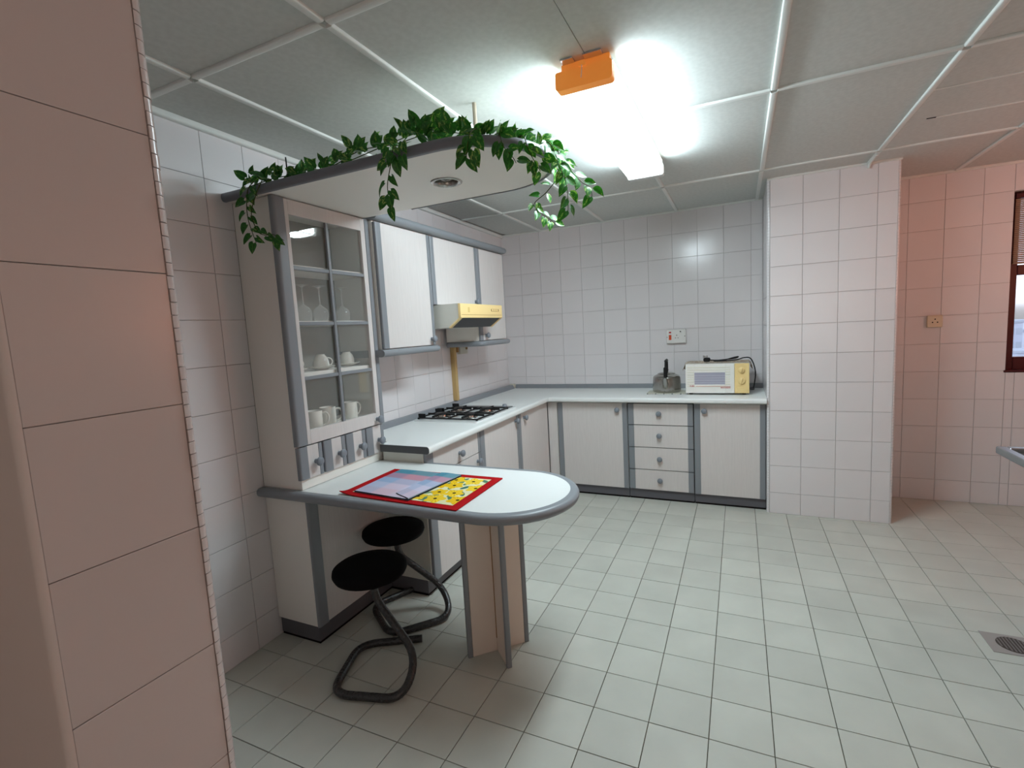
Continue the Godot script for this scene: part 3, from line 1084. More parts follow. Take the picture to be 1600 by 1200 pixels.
func build_dresser() -> void:
	var t := thing("dresser_cabinet", "tall white glazed dresser with four small drawers standing on the table end", "cabinet", Vector3(-1.93, 0.75, -1.845))
	var off := -t.position
	var xf := -1.79
	# carcass
	var st := bx(-2.05, xf - 0.02, 0.7515, 2.049, -1.573, -1.555, 0.001)
	bx(-2.05, xf - 0.02, 0.7515, 2.049, -2.142, -2.126, 0.001, st)
	bx(-2.05, xf - 0.02, 2.03, 2.049, -2.126, -1.573, 0.001, st)
	bx(-2.05, xf - 0.022, 0.985, 1.0, -2.126, -1.573, 0.001, st)
	bx(-2.05, xf - 0.022, 0.7515, 0.775, -2.126, -1.573, 0.001, st)
	bx(xf - 0.022, xf - 0.010, 0.7515, 0.80, -2.142, -1.555, 0.001, st)
	part(t, "carcass", st, M.white, off)
	part(t, "back_panel", bx(-2.056, -2.05, 0.7515, 2.049, -2.142, -1.555, 0.0), M.inside, off)
	for y in [1.752, 1.500, 1.262]:
		part(t, "shelf", bx(-2.049, xf - 0.026, y - 0.002, y + 0.016, -2.125, -1.574, 0.001), M.white, off)
	var pl := begin()
	extrude(pl, rrect(xf - 0.024, xf, -1.602, -1.545, [0, 0, 0.018, 0], 6), "y", 0.953, 2.048)
	part(t, "pilaster", pl, M.trim, off)
	var pr := begin()
	extrude(pr, rrect(xf - 0.02, xf, -2.146, -2.113, [0, 0.01, 0, 0], 5), "y", 0.953, 2.048)
	part(t, "pilaster", pr, M.trim, off)
	# glazed door
	var z0 := -1.604
	var z1 := -2.111
	var y0 := 0.953
	var y1 := 2.045
	var gz0 := -1.624
	var gz1 := -2.079
	var gy0 := 1.016
	var gy1 := 1.981
	var d := bx(xf - 0.02, xf - 0.001, y0, y1, gz0, z0, 0.0012)
	bx(xf - 0.02, xf - 0.001, y0, y1, z1, gz1, 0.0012, d)
	bx(xf - 0.02, xf - 0.001, gy1, y1, gz1, gz0, 0.0, d)
	bx(xf - 0.02, xf - 0.001, y0, gy0, gz1, gz0, 0.0, d)
	var door := part(t, "door", d, M.laminate, off)
	knob(door, Vector3(xf - 0.001, 0.982, -2.083), Vector3.RIGHT)
	var bars := [1.751, 1.503, 1.254]
	part(door, "glazing_bar", bx(xf - 0.015, xf - 0.002, gy0, gy1, -1.8535, -1.8365, 0.002), M.trim)
	for y in bars:
		part(door, "glazing_bar", bx(xf - 0.015, xf - 0.003, y - 0.0085, y + 0.0085, -1.8365, gz0, 0.002), M.trim)
		part(door, "glazing_bar", bx(xf - 0.015, xf - 0.003, y - 0.0085, y + 0.0085, gz1, -1.8535, 0.002), M.trim)
	var ys := [gy0, 1.254, 1.503, 1.751, gy1]
	for k in 4:
		for s in [[gz0, -1.845], [-1.845, gz1]]:
			part(door, "pane", bx(xf - 0.0175, xf - 0.0160, ys[k], ys[k + 1], s[1], s[0], 0.0), M.pane, Vector3.ZERO)
	# four spice drawers
	for k in 4:
		var zn := -1.546 - k * 0.1475
		var dr := front_x(t, "drawer", xf, zn - 0.050, zn - 0.1155, 0.798, 0.947, 0.050, 0.0275, 0.014 if k == 0 else 0.008, 0.02)
		dr.position = off
		knob(dr, Vector3(xf - 0.001, 0.867, zn - 0.0945), Vector3.RIGHT)

func build_canopy() -> void:
	var t := thing("overhead_canopy", "round-ended white canopy shelf with grey edge hung above the table", "canopy", Vector3(-0.975, 2.05, -1.82))
	var off := -t.position
	var path := stadium(-2.06, -0.955, -1.503, -2.133, 0.02, -1.77)
	var poly := path.duplicate()
	poly.append(Vector2(-2.06, -2.121))
	var st := begin()
	# the board has a hole for the downlight
	var hole := PackedVector2Array()
	for k in 24:
		hole.append(Vector2(-1.108 + cos(TAU * k / 24.0) * 0.05, -1.84 + sin(TAU * k / 24.0) * 0.05))
	var left := Geometry2D.clip_polygons(poly, PackedVector2Array([Vector2(-1.108, -3), Vector2(1, -3), Vector2(1, 0), Vector2(-1.108, 0)]))
	var right := Geometry2D.intersect_polygons(poly, PackedVector2Array([Vector2(-1.108, -3), Vector2(1, -3), Vector2(1, 0), Vector2(-1.108, 0)]))
	for half in [left[0], right[0]]:
		for piece in Geometry2D.clip_polygons(half, hole):
			extrude(st, piece, "y", 2.051, 2.083)
	part(t, "board", st, M.white, off)
	var eb := begin()
	bullnose(eb, stadium(-2.06, -0.955, -1.503, -2.133, 0.012, -1.77), -1.0, 0.0105, 0.011, 2.0675, 0.0185)
	part(t, "edge_band", eb, M.edge, off)
	var dl := begin()
	var c := Vector3(-1.108, 2.051, -1.84)
	lathe(dl, [Vector2(0.044, 0.03), Vector2(0.046, 0.004), Vector2(0.050, -0.003), Vector2(0.058, -0.006), Vector2(0.066, -0.003), Vector2(0.067, 0.0)], 32, Transform3D(Basis(), c))
	var dn := part(t, "downlight", dl, M.steel, off)
	var bu := begin()
	var pr := [Vector2(0.0, 0.004), Vector2(0.018, 0.006), Vector2(0.032, 0.014), Vector2(0.040, 0.024), Vector2(0.044, 0.031), Vector2(0.0, 0.032)]
	lathe(bu, pr, 28, Transform3D(Basis(), c))
	part(dn, "bulb", bu, M.lens)
	var rd := begin()
	tube(rd, PackedVector3Array([Vector3(-0.972, 2.083, -1.872), Vector3(-0.972, CEIL, -1.872)]), 0.0085, 12)
	part(t, "support_rod", rd, M.tan2, off)

func build_under_cabinet() -> void:
	var t := thing("base_cabinet", "white cabinet under the dresser end of the table with grey plinth", "cabinet", Vector3(-1.925, 0, -1.83))
	var off := -t.position
	part(t, "body", bx(-2.05, -1.79, 0.093, 0.709, -2.098, -1.555, 0.002), M.white, off)
	var pl := begin()
	extrude(pl, rrect(-1.789, -1.777, -1.612, -1.552, [0, 0.004, 0.01, 0], 4), "y", 0.093, 0.709)
	part(t, "pilaster", pl, M.trim, off)
	part(t, "front_panel", bx(-1.7895, -1.784, 0.093, 0.709, -2.098, -1.613, 0.001), M.laminate, off)
	var p := part(t, "plinth", bx(-2.05, -1.80, 0.012, 0.092, -2.098, -1.567, 0.001), M.plinth, off)
	part(p, "black_strip", bx(-2.048, -1.803, 0.0, 0.0115, -2.098, -1.57, 0.0), M.dark)  # black line along the foot of the plinth

func build_left_run() -> void:
	var xf := -1.502
	# drawer over door
	var t := thing("base_cabinet", "base cabinet with one drawer over a door beside the table", "cabinet", Vector3(-1.78, 0, -2.4))
	var off := -t.position
	var st := bx(-1.784, xf - 0.02, 0.088, 0.80, -2.698, -2.099, 0.001)
	bx(-2.06, -1.784, 0.088, 0.80, -2.698, -2.15, 0.001, st)
	part(t, "body", st, M.white, off)
	part(t, "end_panel", bx(-1.78, xf - 0.019, 0.09, 0.80, -2.0988, -2.0972, 0.0), M.offwhite, off)
	var dr := front_x(t, "drawer", xf, -2.166, -2.668, 0.665, 0.797, 0.062, 0.029)
	dr.position = off
	knob(dr, Vector3(xf - 0.001, 0.719, -2.437), Vector3.RIGHT)
	var dd := front_x(t, "door", xf, -2.166, -2.668, 0.09, 0.660, 0.062, 0.029)
	dd.position = off
	knob(dd, Vector3(xf - 0.001, 0.612, -2.648), Vector3.RIGHT)
	var p := part(t, "plinth", bx(-2.0, -1.55, 0.012, 0.087, -2.698, -2.10, 0.001), M.plinth, off)
	part(p, "black_strip", bx(-2.0, -1.553, 0.0, 0.0115, -2.698, -2.10, 0.0), M.dark)
	# two doors below the hob
	t = thing("base_cabinet", "two-door base cabinet below the gas hob", "cabinet", Vector3(-1.78, 0, -3.25))
	off = -t.position
	part(t, "body", bx(-2.06, xf - 0.02, 0.088, 0.80, -3.90, -2.702, 0.001), M.white, off)
	var d1 := front_x(t, "door", xf, -2.757, -3.267, 0.09, 0.797, 0.056, 0.039)
	d1.position = off
	knob(d1, Vector3(xf - 0.001, 0.756, -3.243), Vector3.RIGHT)
	var d2 := front_x(t, "door", xf, -3.347, -3.752, 0.09, 0.797, 0.039, 0.0)
	d2.position = off
	knob(d2, Vector3(xf - 0.001, 0.753, -3.403), Vector3.RIGHT)
	part(t, "corner_panel", bx(xf - 0.019, xf - 0.004, 0.09, 0.797, -3.92, -3.756, 0.001), M.laminate, off)
	p = part(t, "plinth", bx(-2.0, -1.55, 0.012, 0.087, -3.94, -2.702, 0.001), M.plinth, off)
	part(p, "black_strip", bx(-2.0, -1.553, 0.0, 0.0115, -3.94, -2.702, 0.0), M.dark)

func build_back_run() -> void:
	var zf := -3.925
	var defs := [
		["base_cabinet", "single-door base cabinet in the corner, left of the drawer stack", -1.50, -0.823],
		["drawer_cabinet", "base cabinet with a stack of four grey-edged drawers", -0.819, -0.321],
		["base_cabinet", "single-door base cabinet below the microwave", -0.317, 0.174],
	]
	for k in 3:
		var df: Array = defs[k]
		var t := thing(df[0], df[1], "cabinet", Vector3((df[2] + df[3]) * 0.5, 0, -4.2))
		var off := -t.position
		part(t, "body", bx(df[2], df[3], 0.085, 0.80, -4.47, zf - 0.02, 0.001), M.white if k != 1 else M.dark, off)  # drawer stack body coloured dark to stand in for shade in the gaps
		var x0: float = df[2]
		if k == 0:
			part(t, "corner_panel", bx(-1.503, -1.421, 0.085, 0.788, zf - 0.019, zf - 0.004, 0.001), M.laminate, off)
			var d := front_z(t, "door", zf, -1.37, -0.862, 0.085, 0.788, 0.043, 0.039)
			d.position = off
			knob(d, Vector3(-0.90, 0.736, zf - 0.001), Vector3.BACK)
			x0 = -1.55
		elif k == 1:
			var ys := [0.085, 0.252, 0.434, 0.615, 0.788]
			for i in 4:
				var d := front_z(t, "drawer", zf, -0.771, -0.362, ys[i] + 0.003, ys[i + 1] - 0.003, 0.046, 0.040)
				d.position = off
				knob(d, Vector3(-0.574, [0.172, 0.346, 0.534, 0.71][i], zf - 0.001), Vector3.BACK)
		else:
			var d := front_z(t, "door", zf, -0.272, 0.134, 0.085, 0.788, 0.043, 0.038)
			d.position = off
			knob(d, Vector3(-0.242, 0.738, zf - 0.001), Vector3.BACK)
		var p := part(t, "plinth", bx(x0, df[3], 0.014, 0.083, -4.44, zf - 0.02, 0.001), M.plinth, off)
		part(p, "black_strip", bx(x0, df[3], 0.0, 0.0135, -4.44, zf - 0.024, 0.0), M.dark)

func build_worktops() -> void:
	# left run
	var t := thing("worktop", "white worktop of the left run holding the gas hob", "worktop", Vector3(-1.78, 0.802, -2.97))
	var off := -t.position
	var st := begin()
	extrude(st, rrect(-1.786, -1.466, 0.802, 0.842, [0, 0.014, 0.016, 0], 6), "z", -3.857, -2.083)
	bx(-2.085, -1.786, 0.802, 0.842, -3.857, -2.148, 0.0, st)
	part(t, "slab", st, M.top, off)
	var eb := begin()
	extrude(eb, rrect(-1.785, -1.467, 0.8025, 0.8415, [0, 0.013, 0.015, 0], 6), "z", -2.0828, -2.081)
	part(t, "end_band", eb, M.band, off)
	var up := begin()
	extrude(up, PackedVector2Array([Vector2(-2.09, 0.842), Vector2(-2.042, 0.842), Vector2(-2.044, 0.852), Vector2(-2.056, 0.879), Vector2(-2.09, 0.880)]), "z", -4.44, -2.146)
	part(t, "upstand", up, M.trim, off + Vector3(0, 0, 0), Basis())
	# back run
	t = thing("worktop", "white worktop along the back wall carrying kettle and microwave", "worktop", Vector3(-0.95, 0.802, -4.17))
	off = -t.position
	st = begin()
	var prof := rrect(-4.488, -3.86, 0.802, 0.842, [0, 0.014, 0.016, 0], 6)
	extrude(st, prof, "x", -1.4665, 0.1755)
	var st2 := rrect(-4.488, -3.8575, 0.802, 0.842, [0, 0.0, 0.0, 0], 1)
	extrude(st, st2, "x", -2.12, -1.467)
	part(t, "slab", st, M.top, off)
	up = begin()
	extrude(up, PackedVector2Array([Vector2(-4.484, 0.842), Vector2(-4.464, 0.842), Vector2(-4.466, 0.852), Vector2(-4.472, 0.876), Vector2(-4.484, 0.880)]), "x", -2.04, 0.1755)
	part(t, "upstand", up, M.trim, off)
	part(t, "corner_cap", bx(-2.10, -2.045, 0.842, 0.886, -4.484, -4.43, 0.008), M.crochet, off)

func slab_ledge(st: SurfaceTool, pts: Array, close: Array, y0: float, y1: float, r: float, out: float) -> void:
	var path := rounded_plan(pts, r)
	var poly := path.duplicate()
	for p in close:
		poly.append(p)
	extrude(st, poly, "y", y0, y1)
	bullnose(st, path, out, 0.0, (y1 - y0) * 0.55, (y0 + y1) * 0.5, (y1 - y0) * 0.5)

func build_wall_cabinets() -> void:
	var xf := -1.755
	var g := ""
	# near one
	var t := thing("wall_cabinet", "tall wall cabinet next to the glazed dresser", "cabinet", Vector3(-1.9, 1.355, -2.4), 0.0, g)
	var off := -t.position
	part(t, "body", bx(-2.06, xf - 0.02, 1.355, 2.045, -2.661, -2.15, 0.001), M.white, off)
	var d := front_x(t, "door", xf, -2.196, -2.628, 1.358, 2.036, 0.044, 0.033)
	d.position = off
	knob(d, Vector3(xf - 0.001, 1.395, -2.612), Vector3.RIGHT)
	var st := begin()
	slab_ledge(st, [Vector2(-1.752, -2.118), Vector2(-1.752, -2.672), Vector2(-2.05, -2.672)], [Vector2(-2.05, -2.118)], 1.315, 1.354, 0.02, -1.0)
	part(t, "light_rail", st, M.trim, off)
	# short one over the hood
	t = thing("wall_cabinet", "short wall cabinet directly above the cooker hood", "cabinet", Vector3(-1.9, 1.61, -2.96), 0.0, g)
	off = -t.position
	part(t, "body", bx(-2.06, xf - 0.02, 1.612, 2.045, -3.263, -2.665, 0.001), M.white, off)
	d = front_x(t, "door", xf, -2.703, -3.232, 1.612, 2.036, 0.036, 0.03)
	d.position = off
	knob(d, Vector3(xf - 0.001, 1.645, -3.215), Vector3.RIGHT)
	# far one
	t = thing("wall_cabinet", "far wall cabinet right of the hood, nearest the back wall", "cabinet", Vector3(-1.9, 1.355, -3.5), 0.0, g)
	off = -t.position
	part(t, "body", bx(-2.06, xf - 0.02, 1.355, 2.045, -3.722, -3.267, 0.001), M.white, off)
	d = front_x(t, "door", xf, -3.306, -3.712, 1.358, 2.036, 0.038, 0.008)
	d.position = off
	knob(d, Vector3(xf - 0.001, 1.395, -3.345), Vector3.RIGHT)
	st = begin()
	slab_ledge(st, [Vector2(-2.05, -3.262), Vector2(-1.752, -3.262), Vector2(-1.752, -3.735), Vector2(-2.05, -3.735)], [], 1.315, 1.354, 0.02, -1.0)
	part(t, "light_rail", st, M.trim, off)
	# crown along all three
	t = thing("crown_moulding", "long grey rounded moulding along the tops of the wall cabinets", "moulding", Vector3(-1.9, 2.045, -2.95))
	off = -t.position
	st = begin()
	slab_ledge(st, [Vector2(-1.748, -2.135), Vector2(-1.748, -3.742), Vector2(-2.05, -3.742)], [Vector2(-2.05, -2.135)], 2.046, 2.092, 0.03, -1.0)
	part(t, "moulding", st, M.trim, off)

func build_hood() -> void:
	var t := thing("cooker_hood", "white cooker hood with yellowed cream front between the wall cabinets", "cooker hood", Vector3(-1.82, 1.458, -2.98))
	var off := -t.position
	var z0 := -2.686
	var z1 := -3.282
	var prof := PackedVector2Array([Vector2(-2.05, 1.46), Vector2(-1.668, 1.46), Vector2(-1.592, 1.519), Vector2(-1.592, 1.608), Vector2(-2.05, 1.608)])
	var st := begin()
	extrude(st, prof, "z", z0 - 0.004, z1 + 0.004)
	part(t, "body", st, M.offwhite, off)
	# cream mask: front and the rim round the filter
	var fp := begin()
	extrude(fp, rrect(-1.594, -1.578, 1.516, 1.607, [0, 0.005, 0.005, 0], 4), "z", z0, z1)
	var front := part(t, "front_panel", fp, M.cream, off)
	part(front, "seam", bx(-1.5785, -1.5772, 1.535, 1.537, z1 + 0.012, z0 - 0.012, 0.0), M.brown)
	part(front, "switch_slot", bx(-1.5785, -1.5774, 1.561, 1.578, z1 + 0.055, z1 + 0.175, 0.0005), M.brown)
	for k in 3:
		part(front, "slide_switch", bx(-1.5785, -1.573, 1.5625, 1.5765, z1 + 0.075 + k * 0.034, z1 + 0.097 + k * 0.034, 0.001), M.cream)
	part(front, "badge", bx(-1.5785, -1.5773, 1.552, 1.584, z0 - 0.118, z0 - 0.095, 0.0005), M.cream2)
	var dirv := Vector2(-1.668 + 1.592, 1.46 - 1.519).normalized()
	var nrm := Vector2(-dirv.y, dirv.x) * -1.0
	if nrm.y > 0: nrm = -nrm
	var a := Vector2(-1.580, 1.517)
	var e := Vector2(-1.664, 1.456)
	for s in [[z0, z0 - 0.028], [z1 + 0.028, z1]]:
		var rim := begin()
		extrude(rim, PackedVector2Array([a, e, e - nrm * 0.008, a - nrm * 0.008]), "z", s[0], s[1])
		part(t, "rim", rim, M.cream, off)
	var fl := begin()
	extrude(fl, PackedVector2Array([a - nrm * 0.002, e - nrm * 0.002, e - nrm * 0.008, a - nrm * 0.008]), "z", z0 - 0.0285, z1 + 0.0285)
	part(t, "grease_filter", fl, M.filter, off)

func build_hob() -> void:
	var y := 0.842
	var t := thing("gas_hob", "four-burner gas hob with black pan supports on the left worktop", "hob", Vector3(-1.775, y, -3.02))
	var x0 := -0.245
	var x1 := 0.249
	var zn := 0.307
	var zf := -0.305
	var st := begin()
	extrude(st, rrect(x0, x1, zf, zn, [0.015, 0.015, 0.015, 0.015], 4), "y", 0.0, 0.009)
	part(t, "tray", st, M.enamel)
	part(t, "control_strip", bx(x0 + 0.02, x1 - 0.02, 0.009, 0.015, zf + 0.012, zf + 0.075, 0.003), M.sinksteel)
	for k in [3]:
		var kb := begin()
		lathe(kb, [Vector2(0.017, 0.0), Vector2(0.017, 0.012), Vector2(0.014, 0.018), Vector2(0.0, 0.018)], 16)
		part(t, "control_knob", kb, M.knob, Vector3(x0 + 0.09 + k * 0.11, 0.015, zf + 0.043))
	var gx := [-0.112, 0.118]
	var gz := [0.162, -0.075]
	for i in 2:
		for j in 2:
			var r := 0.046 if (i + j) % 2 == 0 else 0.036
			var c := Vector3(gx[i], 0.009, gz[j])
			var b := begin()
			lathe(b, [Vector2(r * 1.45, 0.0), Vector2(r * 1.4, 0.003), Vector2(r * 1.05, 0.006), Vector2(r * 1.0, 0.017), Vector2(0.0, 0.017)], 24)
			var br := part(t, "burner", b, M.steel, c)
			var cp := begin()
			lathe(cp, [Vector2(r * 0.96, 0.017), Vector2(r * 0.98, 0.022), Vector2(r * 0.85, 0.027), Vector2(0.0, 0.028)], 24)
			part(br, "burner_cap", cp, M.black)
	# two pan supports, each a frame with fingers
	for j in 2:
		var c: float = gz[j]
		var h := begin()
		var zz0 := c - 0.114
		var zz1 := c + 0.114
		var xx0 := x0 + 0.022
		var xx1 := x1 - 0.018
		for z in [zz0, zz1]:
			bx(xx0, xx1, 0.014, 0.023, z - 0.0045, z + 0.0045, 0.001, h)
		for x in [xx0, 0.003, xx1]:
			bx(x - 0.0045, x + 0.0045, 0.014, 0.023, zz0, zz1, 0.001, h)
		for i in 2:
			var cx: float = gx[i]
			bx(cx - 0.108, cx - 0.024, 0.020, 0.034, c - 0.0032, c + 0.0032, 0.001, h)
			bx(cx + 0.024, cx + 0.108, 0.020, 0.034, c - 0.0032, c + 0.0032, 0.001, h)
			bx(cx - 0.0032, cx + 0.0032, 0.020, 0.034, c - 0.112, c - 0.024, 0.001, h)
			bx(cx - 0.0032, cx + 0.0032, 0.020, 0.034, c + 0.024, c + 0.112, 0.001, h)
		for x in [xx0, xx1]:
			for z in [zz0, zz1]:
				bx(x - 0.006, x + 0.006, 0.0095, 0.020, z - 0.006, z + 0.006, 0.001, h)
		for z in [zz0 + 0.01, zz1 - 0.01]:
			bx(xx0 - 0.006, xx0 + 0.05, 0.020, 0.046, z - 0.004, z + 0.004, 0.001, h)
		part(t, "pan_support", h, M.black)

func build_pipe() -> void:
	var t := thing("cable_trunking", "tan vertical trunking on the left wall behind the hob", "trunking", Vector3(-2.075, 0.885, -3.375))
	part(t, "trunk", bx(-0.02, 0.022, 0.0, 0.44, -0.016, 0.016, 0.003), M.tan)
	part(t, "junction", bx(-0.02, 0.028, 0.385, 0.47, -0.045, -0.0165, 0.003), M.brown)
	var s := thing("wall_socket", "small cream socket under the far wall cabinet behind the hood", "socket", Vector3(-2.083, 1.285, -3.53))
	part(s, "plate", bx(-0.02, 0.02, -0.035, 0.035, -0.06, 0.06, 0.004), M.crochet)
	part(s, "switch", bx(0.02, 0.026, 0.0, 0.018, -0.05, -0.025, 0.001), M.brown)

func build_stools() -> void:
	# seat over the rising end of one bent tube whose other end lies on the floor as an open square
	var t := thing("stool", "nearer low black stool with round seat and bent tube frame under the table", "stool", Vector3(-1.455, 0, -1.565), 0.0, "black round stools under the table")
	var sr := 0.158
	var st := begin()
	var top := 0.455
	lathe(st, [Vector2(0.0, top - 0.052), Vector2(sr * 0.82, top - 0.050), Vector2(sr * 0.95, top - 0.044), Vector2(sr, top - 0.028), Vector2(sr * 0.985, top - 0.012), Vector2(sr * 0.9, top - 0.003), Vector2(sr * 0.6, top), Vector2(0.0, top)], 40)
	part(t, "seat", st, M.seat)
	var mp := begin()
	lathe(mp, [Vector2(0.0, top - 0.064), Vector2(0.055, top - 0.064), Vector2(0.055, top - 0.052), Vector2(0.0, top - 0.052)], 20)
	part(t, "seat_plate", mp, M.black)
	var r := 0.0165
	var pts := [Vector3(0.01, top - 0.06, 0.0), Vector3(0.015, 0.30, 0.0), Vector3(0.235, 0.10, 0.025), Vector3(0.262, r, 0.165), Vector3(-0.035, r, 0.245), Vector3(-0.145, r, -0.045), Vector3(0.105, r, -0.185)]
	var tb := begin()
	tube(tb, bent_path(pts, 0.085, 8), r, 14)
	part(t, "frame", tb, M.tube)
	copy_thing(t, Vector3(-1.622, 0, -1.938), 0.60, "farther low black stool with round seat, pushed against the cabinet")

func build_placemat() -> void:
	var t := thing("placemat", "placemat with red border and yellow flower print on the table", "placemat", Vector3(-1.285, 0.751, -1.745))
	# x half 0.303, z half 0.205; slightly out of square, its near left corner lifts
	var f := func(u: float, v: float, h: float) -> Vector3:
		var x := lerpf(-0.306, 0.303, u) + 0.004 * v
		var z := lerpf(-0.205, lerpf(0.182, 0.212, u), v)
		var lift_ := 0.0015 + 0.012 * pow(maxf(0.0, 1.0 - Vector2(u, 1.0 - v).length() / 0.16), 2)
		return Vector3(x, h + lift_, z)
	t.set_meta("category", "placemat")
	var b := begin()
	var n := 24
	var grid := func(st: SurfaceTool, u0: float, u1: float, v0: float, v1: float, h: float) -> void:
		for i in n:
			for j in n:
				var ua := lerpf(u0, u1, float(i) / n)
				var ub := lerpf(u0, u1, float(i + 1) / n)
				var va := lerpf(v0, v1, float(j) / n)
				var vb := lerpf(v0, v1, float(j + 1) / n)
				var s0 := Vector2((ua - u0) / (u1 - u0), (va - v0) / (v1 - v0))
				var s1 := Vector2((ub - u0) / (u1 - u0), (vb - v0) / (v1 - v0))
				tri(st, f.call(ua, va, h), f.call(ub, va, h), f.call(ub, vb, h), Vector3.UP, Vector3.UP, Vector3.UP, s0, Vector2(s1.x, s0.y), s1)
				tri(st, f.call(ua, va, h), f.call(ub, vb, h), f.call(ua, vb, h), Vector3.UP, Vector3.UP, Vector3.UP, s0, s1, Vector2(s0.x, s1.y))
	grid.call(b, 0.0, 1.0, 0.0, 1.0, 0.003)
	for k in n:
		var u := float(k) / n
		var w := float(k + 1) / n
		for e in [[Vector2(u, 1), Vector2(w, 1), Vector3.BACK], [Vector2(u, 0), Vector2(w, 0), Vector3.FORWARD], [Vector2(0, u), Vector2(0, w), Vector3.LEFT], [Vector2(1, u), Vector2(1, w), Vector3.RIGHT]]:
			quad(b, f.call(e[0].x, e[0].y, -0.001), f.call(e[1].x, e[1].y, -0.001), f.call(e[1].x, e[1].y, 0.003), f.call(e[0].x, e[0].y, 0.003), e[2])
	part(t, "border", b, M.redcloth)
	var p := begin()
	grid.call(p, 0.075, 0.94, 0.10, 0.915, 0.0042)
	part(t, "printed_panel", p, M.matprint)

	# folded napkin lying on the mat
	var k2 := thing("napkin", "folded napkin in teal, rose and lilac checks lying on the placemat", "napkin", Vector3(-1.37, 0.757, -1.745))
	var cs := [Vector2(-0.165, -0.186), Vector2(0.190, -0.172), Vector2(0.148, 0.178), Vector2(-0.160, 0.150)]
	var sheet := func(a: Vector2, b2: Vector2, c: Vector2, d: Vector2, h0: float, h1: float, uv: Rect2) -> SurfaceTool:
		var st := begin()
		var m := 14
		for i in m:
			for j in m:
				var q := []
				var w := []
				for o in [[i, j], [i + 1, j], [i + 1, j + 1], [i, j + 1]]:
					var u := float(o[0]) / m
					var v := float(o[1]) / m
					var g := a.lerp(b2, u).lerp(d.lerp(c, u), v)
					var y := h1 + 0.0012 * sin(u * 5.0 + v * 3.0) * (1.0 - v * 0.5)
					q.append(Vector3(g.x, y, g.y))
					w.append(uv.position + uv.size * Vector2(u, v))
				tri(st, q[0], q[1], q[2], Vector3.UP, Vector3.UP, Vector3.UP, w[0], w[1], w[2])
				tri(st, q[0], q[2], q[3], Vector3.UP, Vector3.UP, Vector3.UP, w[0], w[2], w[3])
				for s in [[i == 0, 0, 3, Vector3.LEFT], [i == m - 1, 1, 2, Vector3.RIGHT], [j == 0, 0, 1, Vector3.FORWARD], [j == m - 1, 3, 2, Vector3.BACK]]:
					if s[0]:
						var e0: Vector3 = q[s[1]]
						var e1: Vector3 = q[s[2]]
						quad(st, e0, e1, Vector3(e1.x, h0, e1.z), Vector3(e0.x, h0, e0.z), s[3])
		return st
	part(k2, "lower_layers", sheet.call(cs[0], cs[1], cs[2], cs[3], 0.0, 0.006, Rect2(0.0, 0.0, 0.62, 1.0)), M.napkin)
	# the folded-over flap along the right edge
	part(k2, "folded_flap", sheet.call(Vector2(0.080, -0.176), Vector2(0.190, -0.172), Vector2(0.148, 0.178), Vector2(0.055, 0.135), 0.006, 0.010, Rect2(0.62, 0.0, 0.38, 1.0)), M.napkin)
	var pp := begin()
	tube(pp, PackedVector3Array([Vector3(0.190, 0.004, -0.172), Vector3(0.148, 0.004, 0.178), Vector3(-0.160, 0.004, 0.150)]), 0.0024, 6)
	tube(pp, PackedVector3Array([Vector3(0.078, 0.0085, -0.176), Vector3(0.054, 0.0085, 0.135), Vector3(0.146, 0.0085, 0.178)]), 0.0014, 6)
	part(k2, "piping", pp, M.piping)

func text_mesh(s: String, size: float, italic: bool) -> TextMesh:
	var f := SystemFont.new()
	f.font_names = PackedStringArray(["Droid Sans"])
	f.font_weight = 700
	f.font_italic = italic
	var tm := TextMesh.new()
	tm.text = s
	tm.font = f
	tm.font_size = 32
	tm.pixel_size = size / 32.0
	tm.depth = 0.0008
	return tm

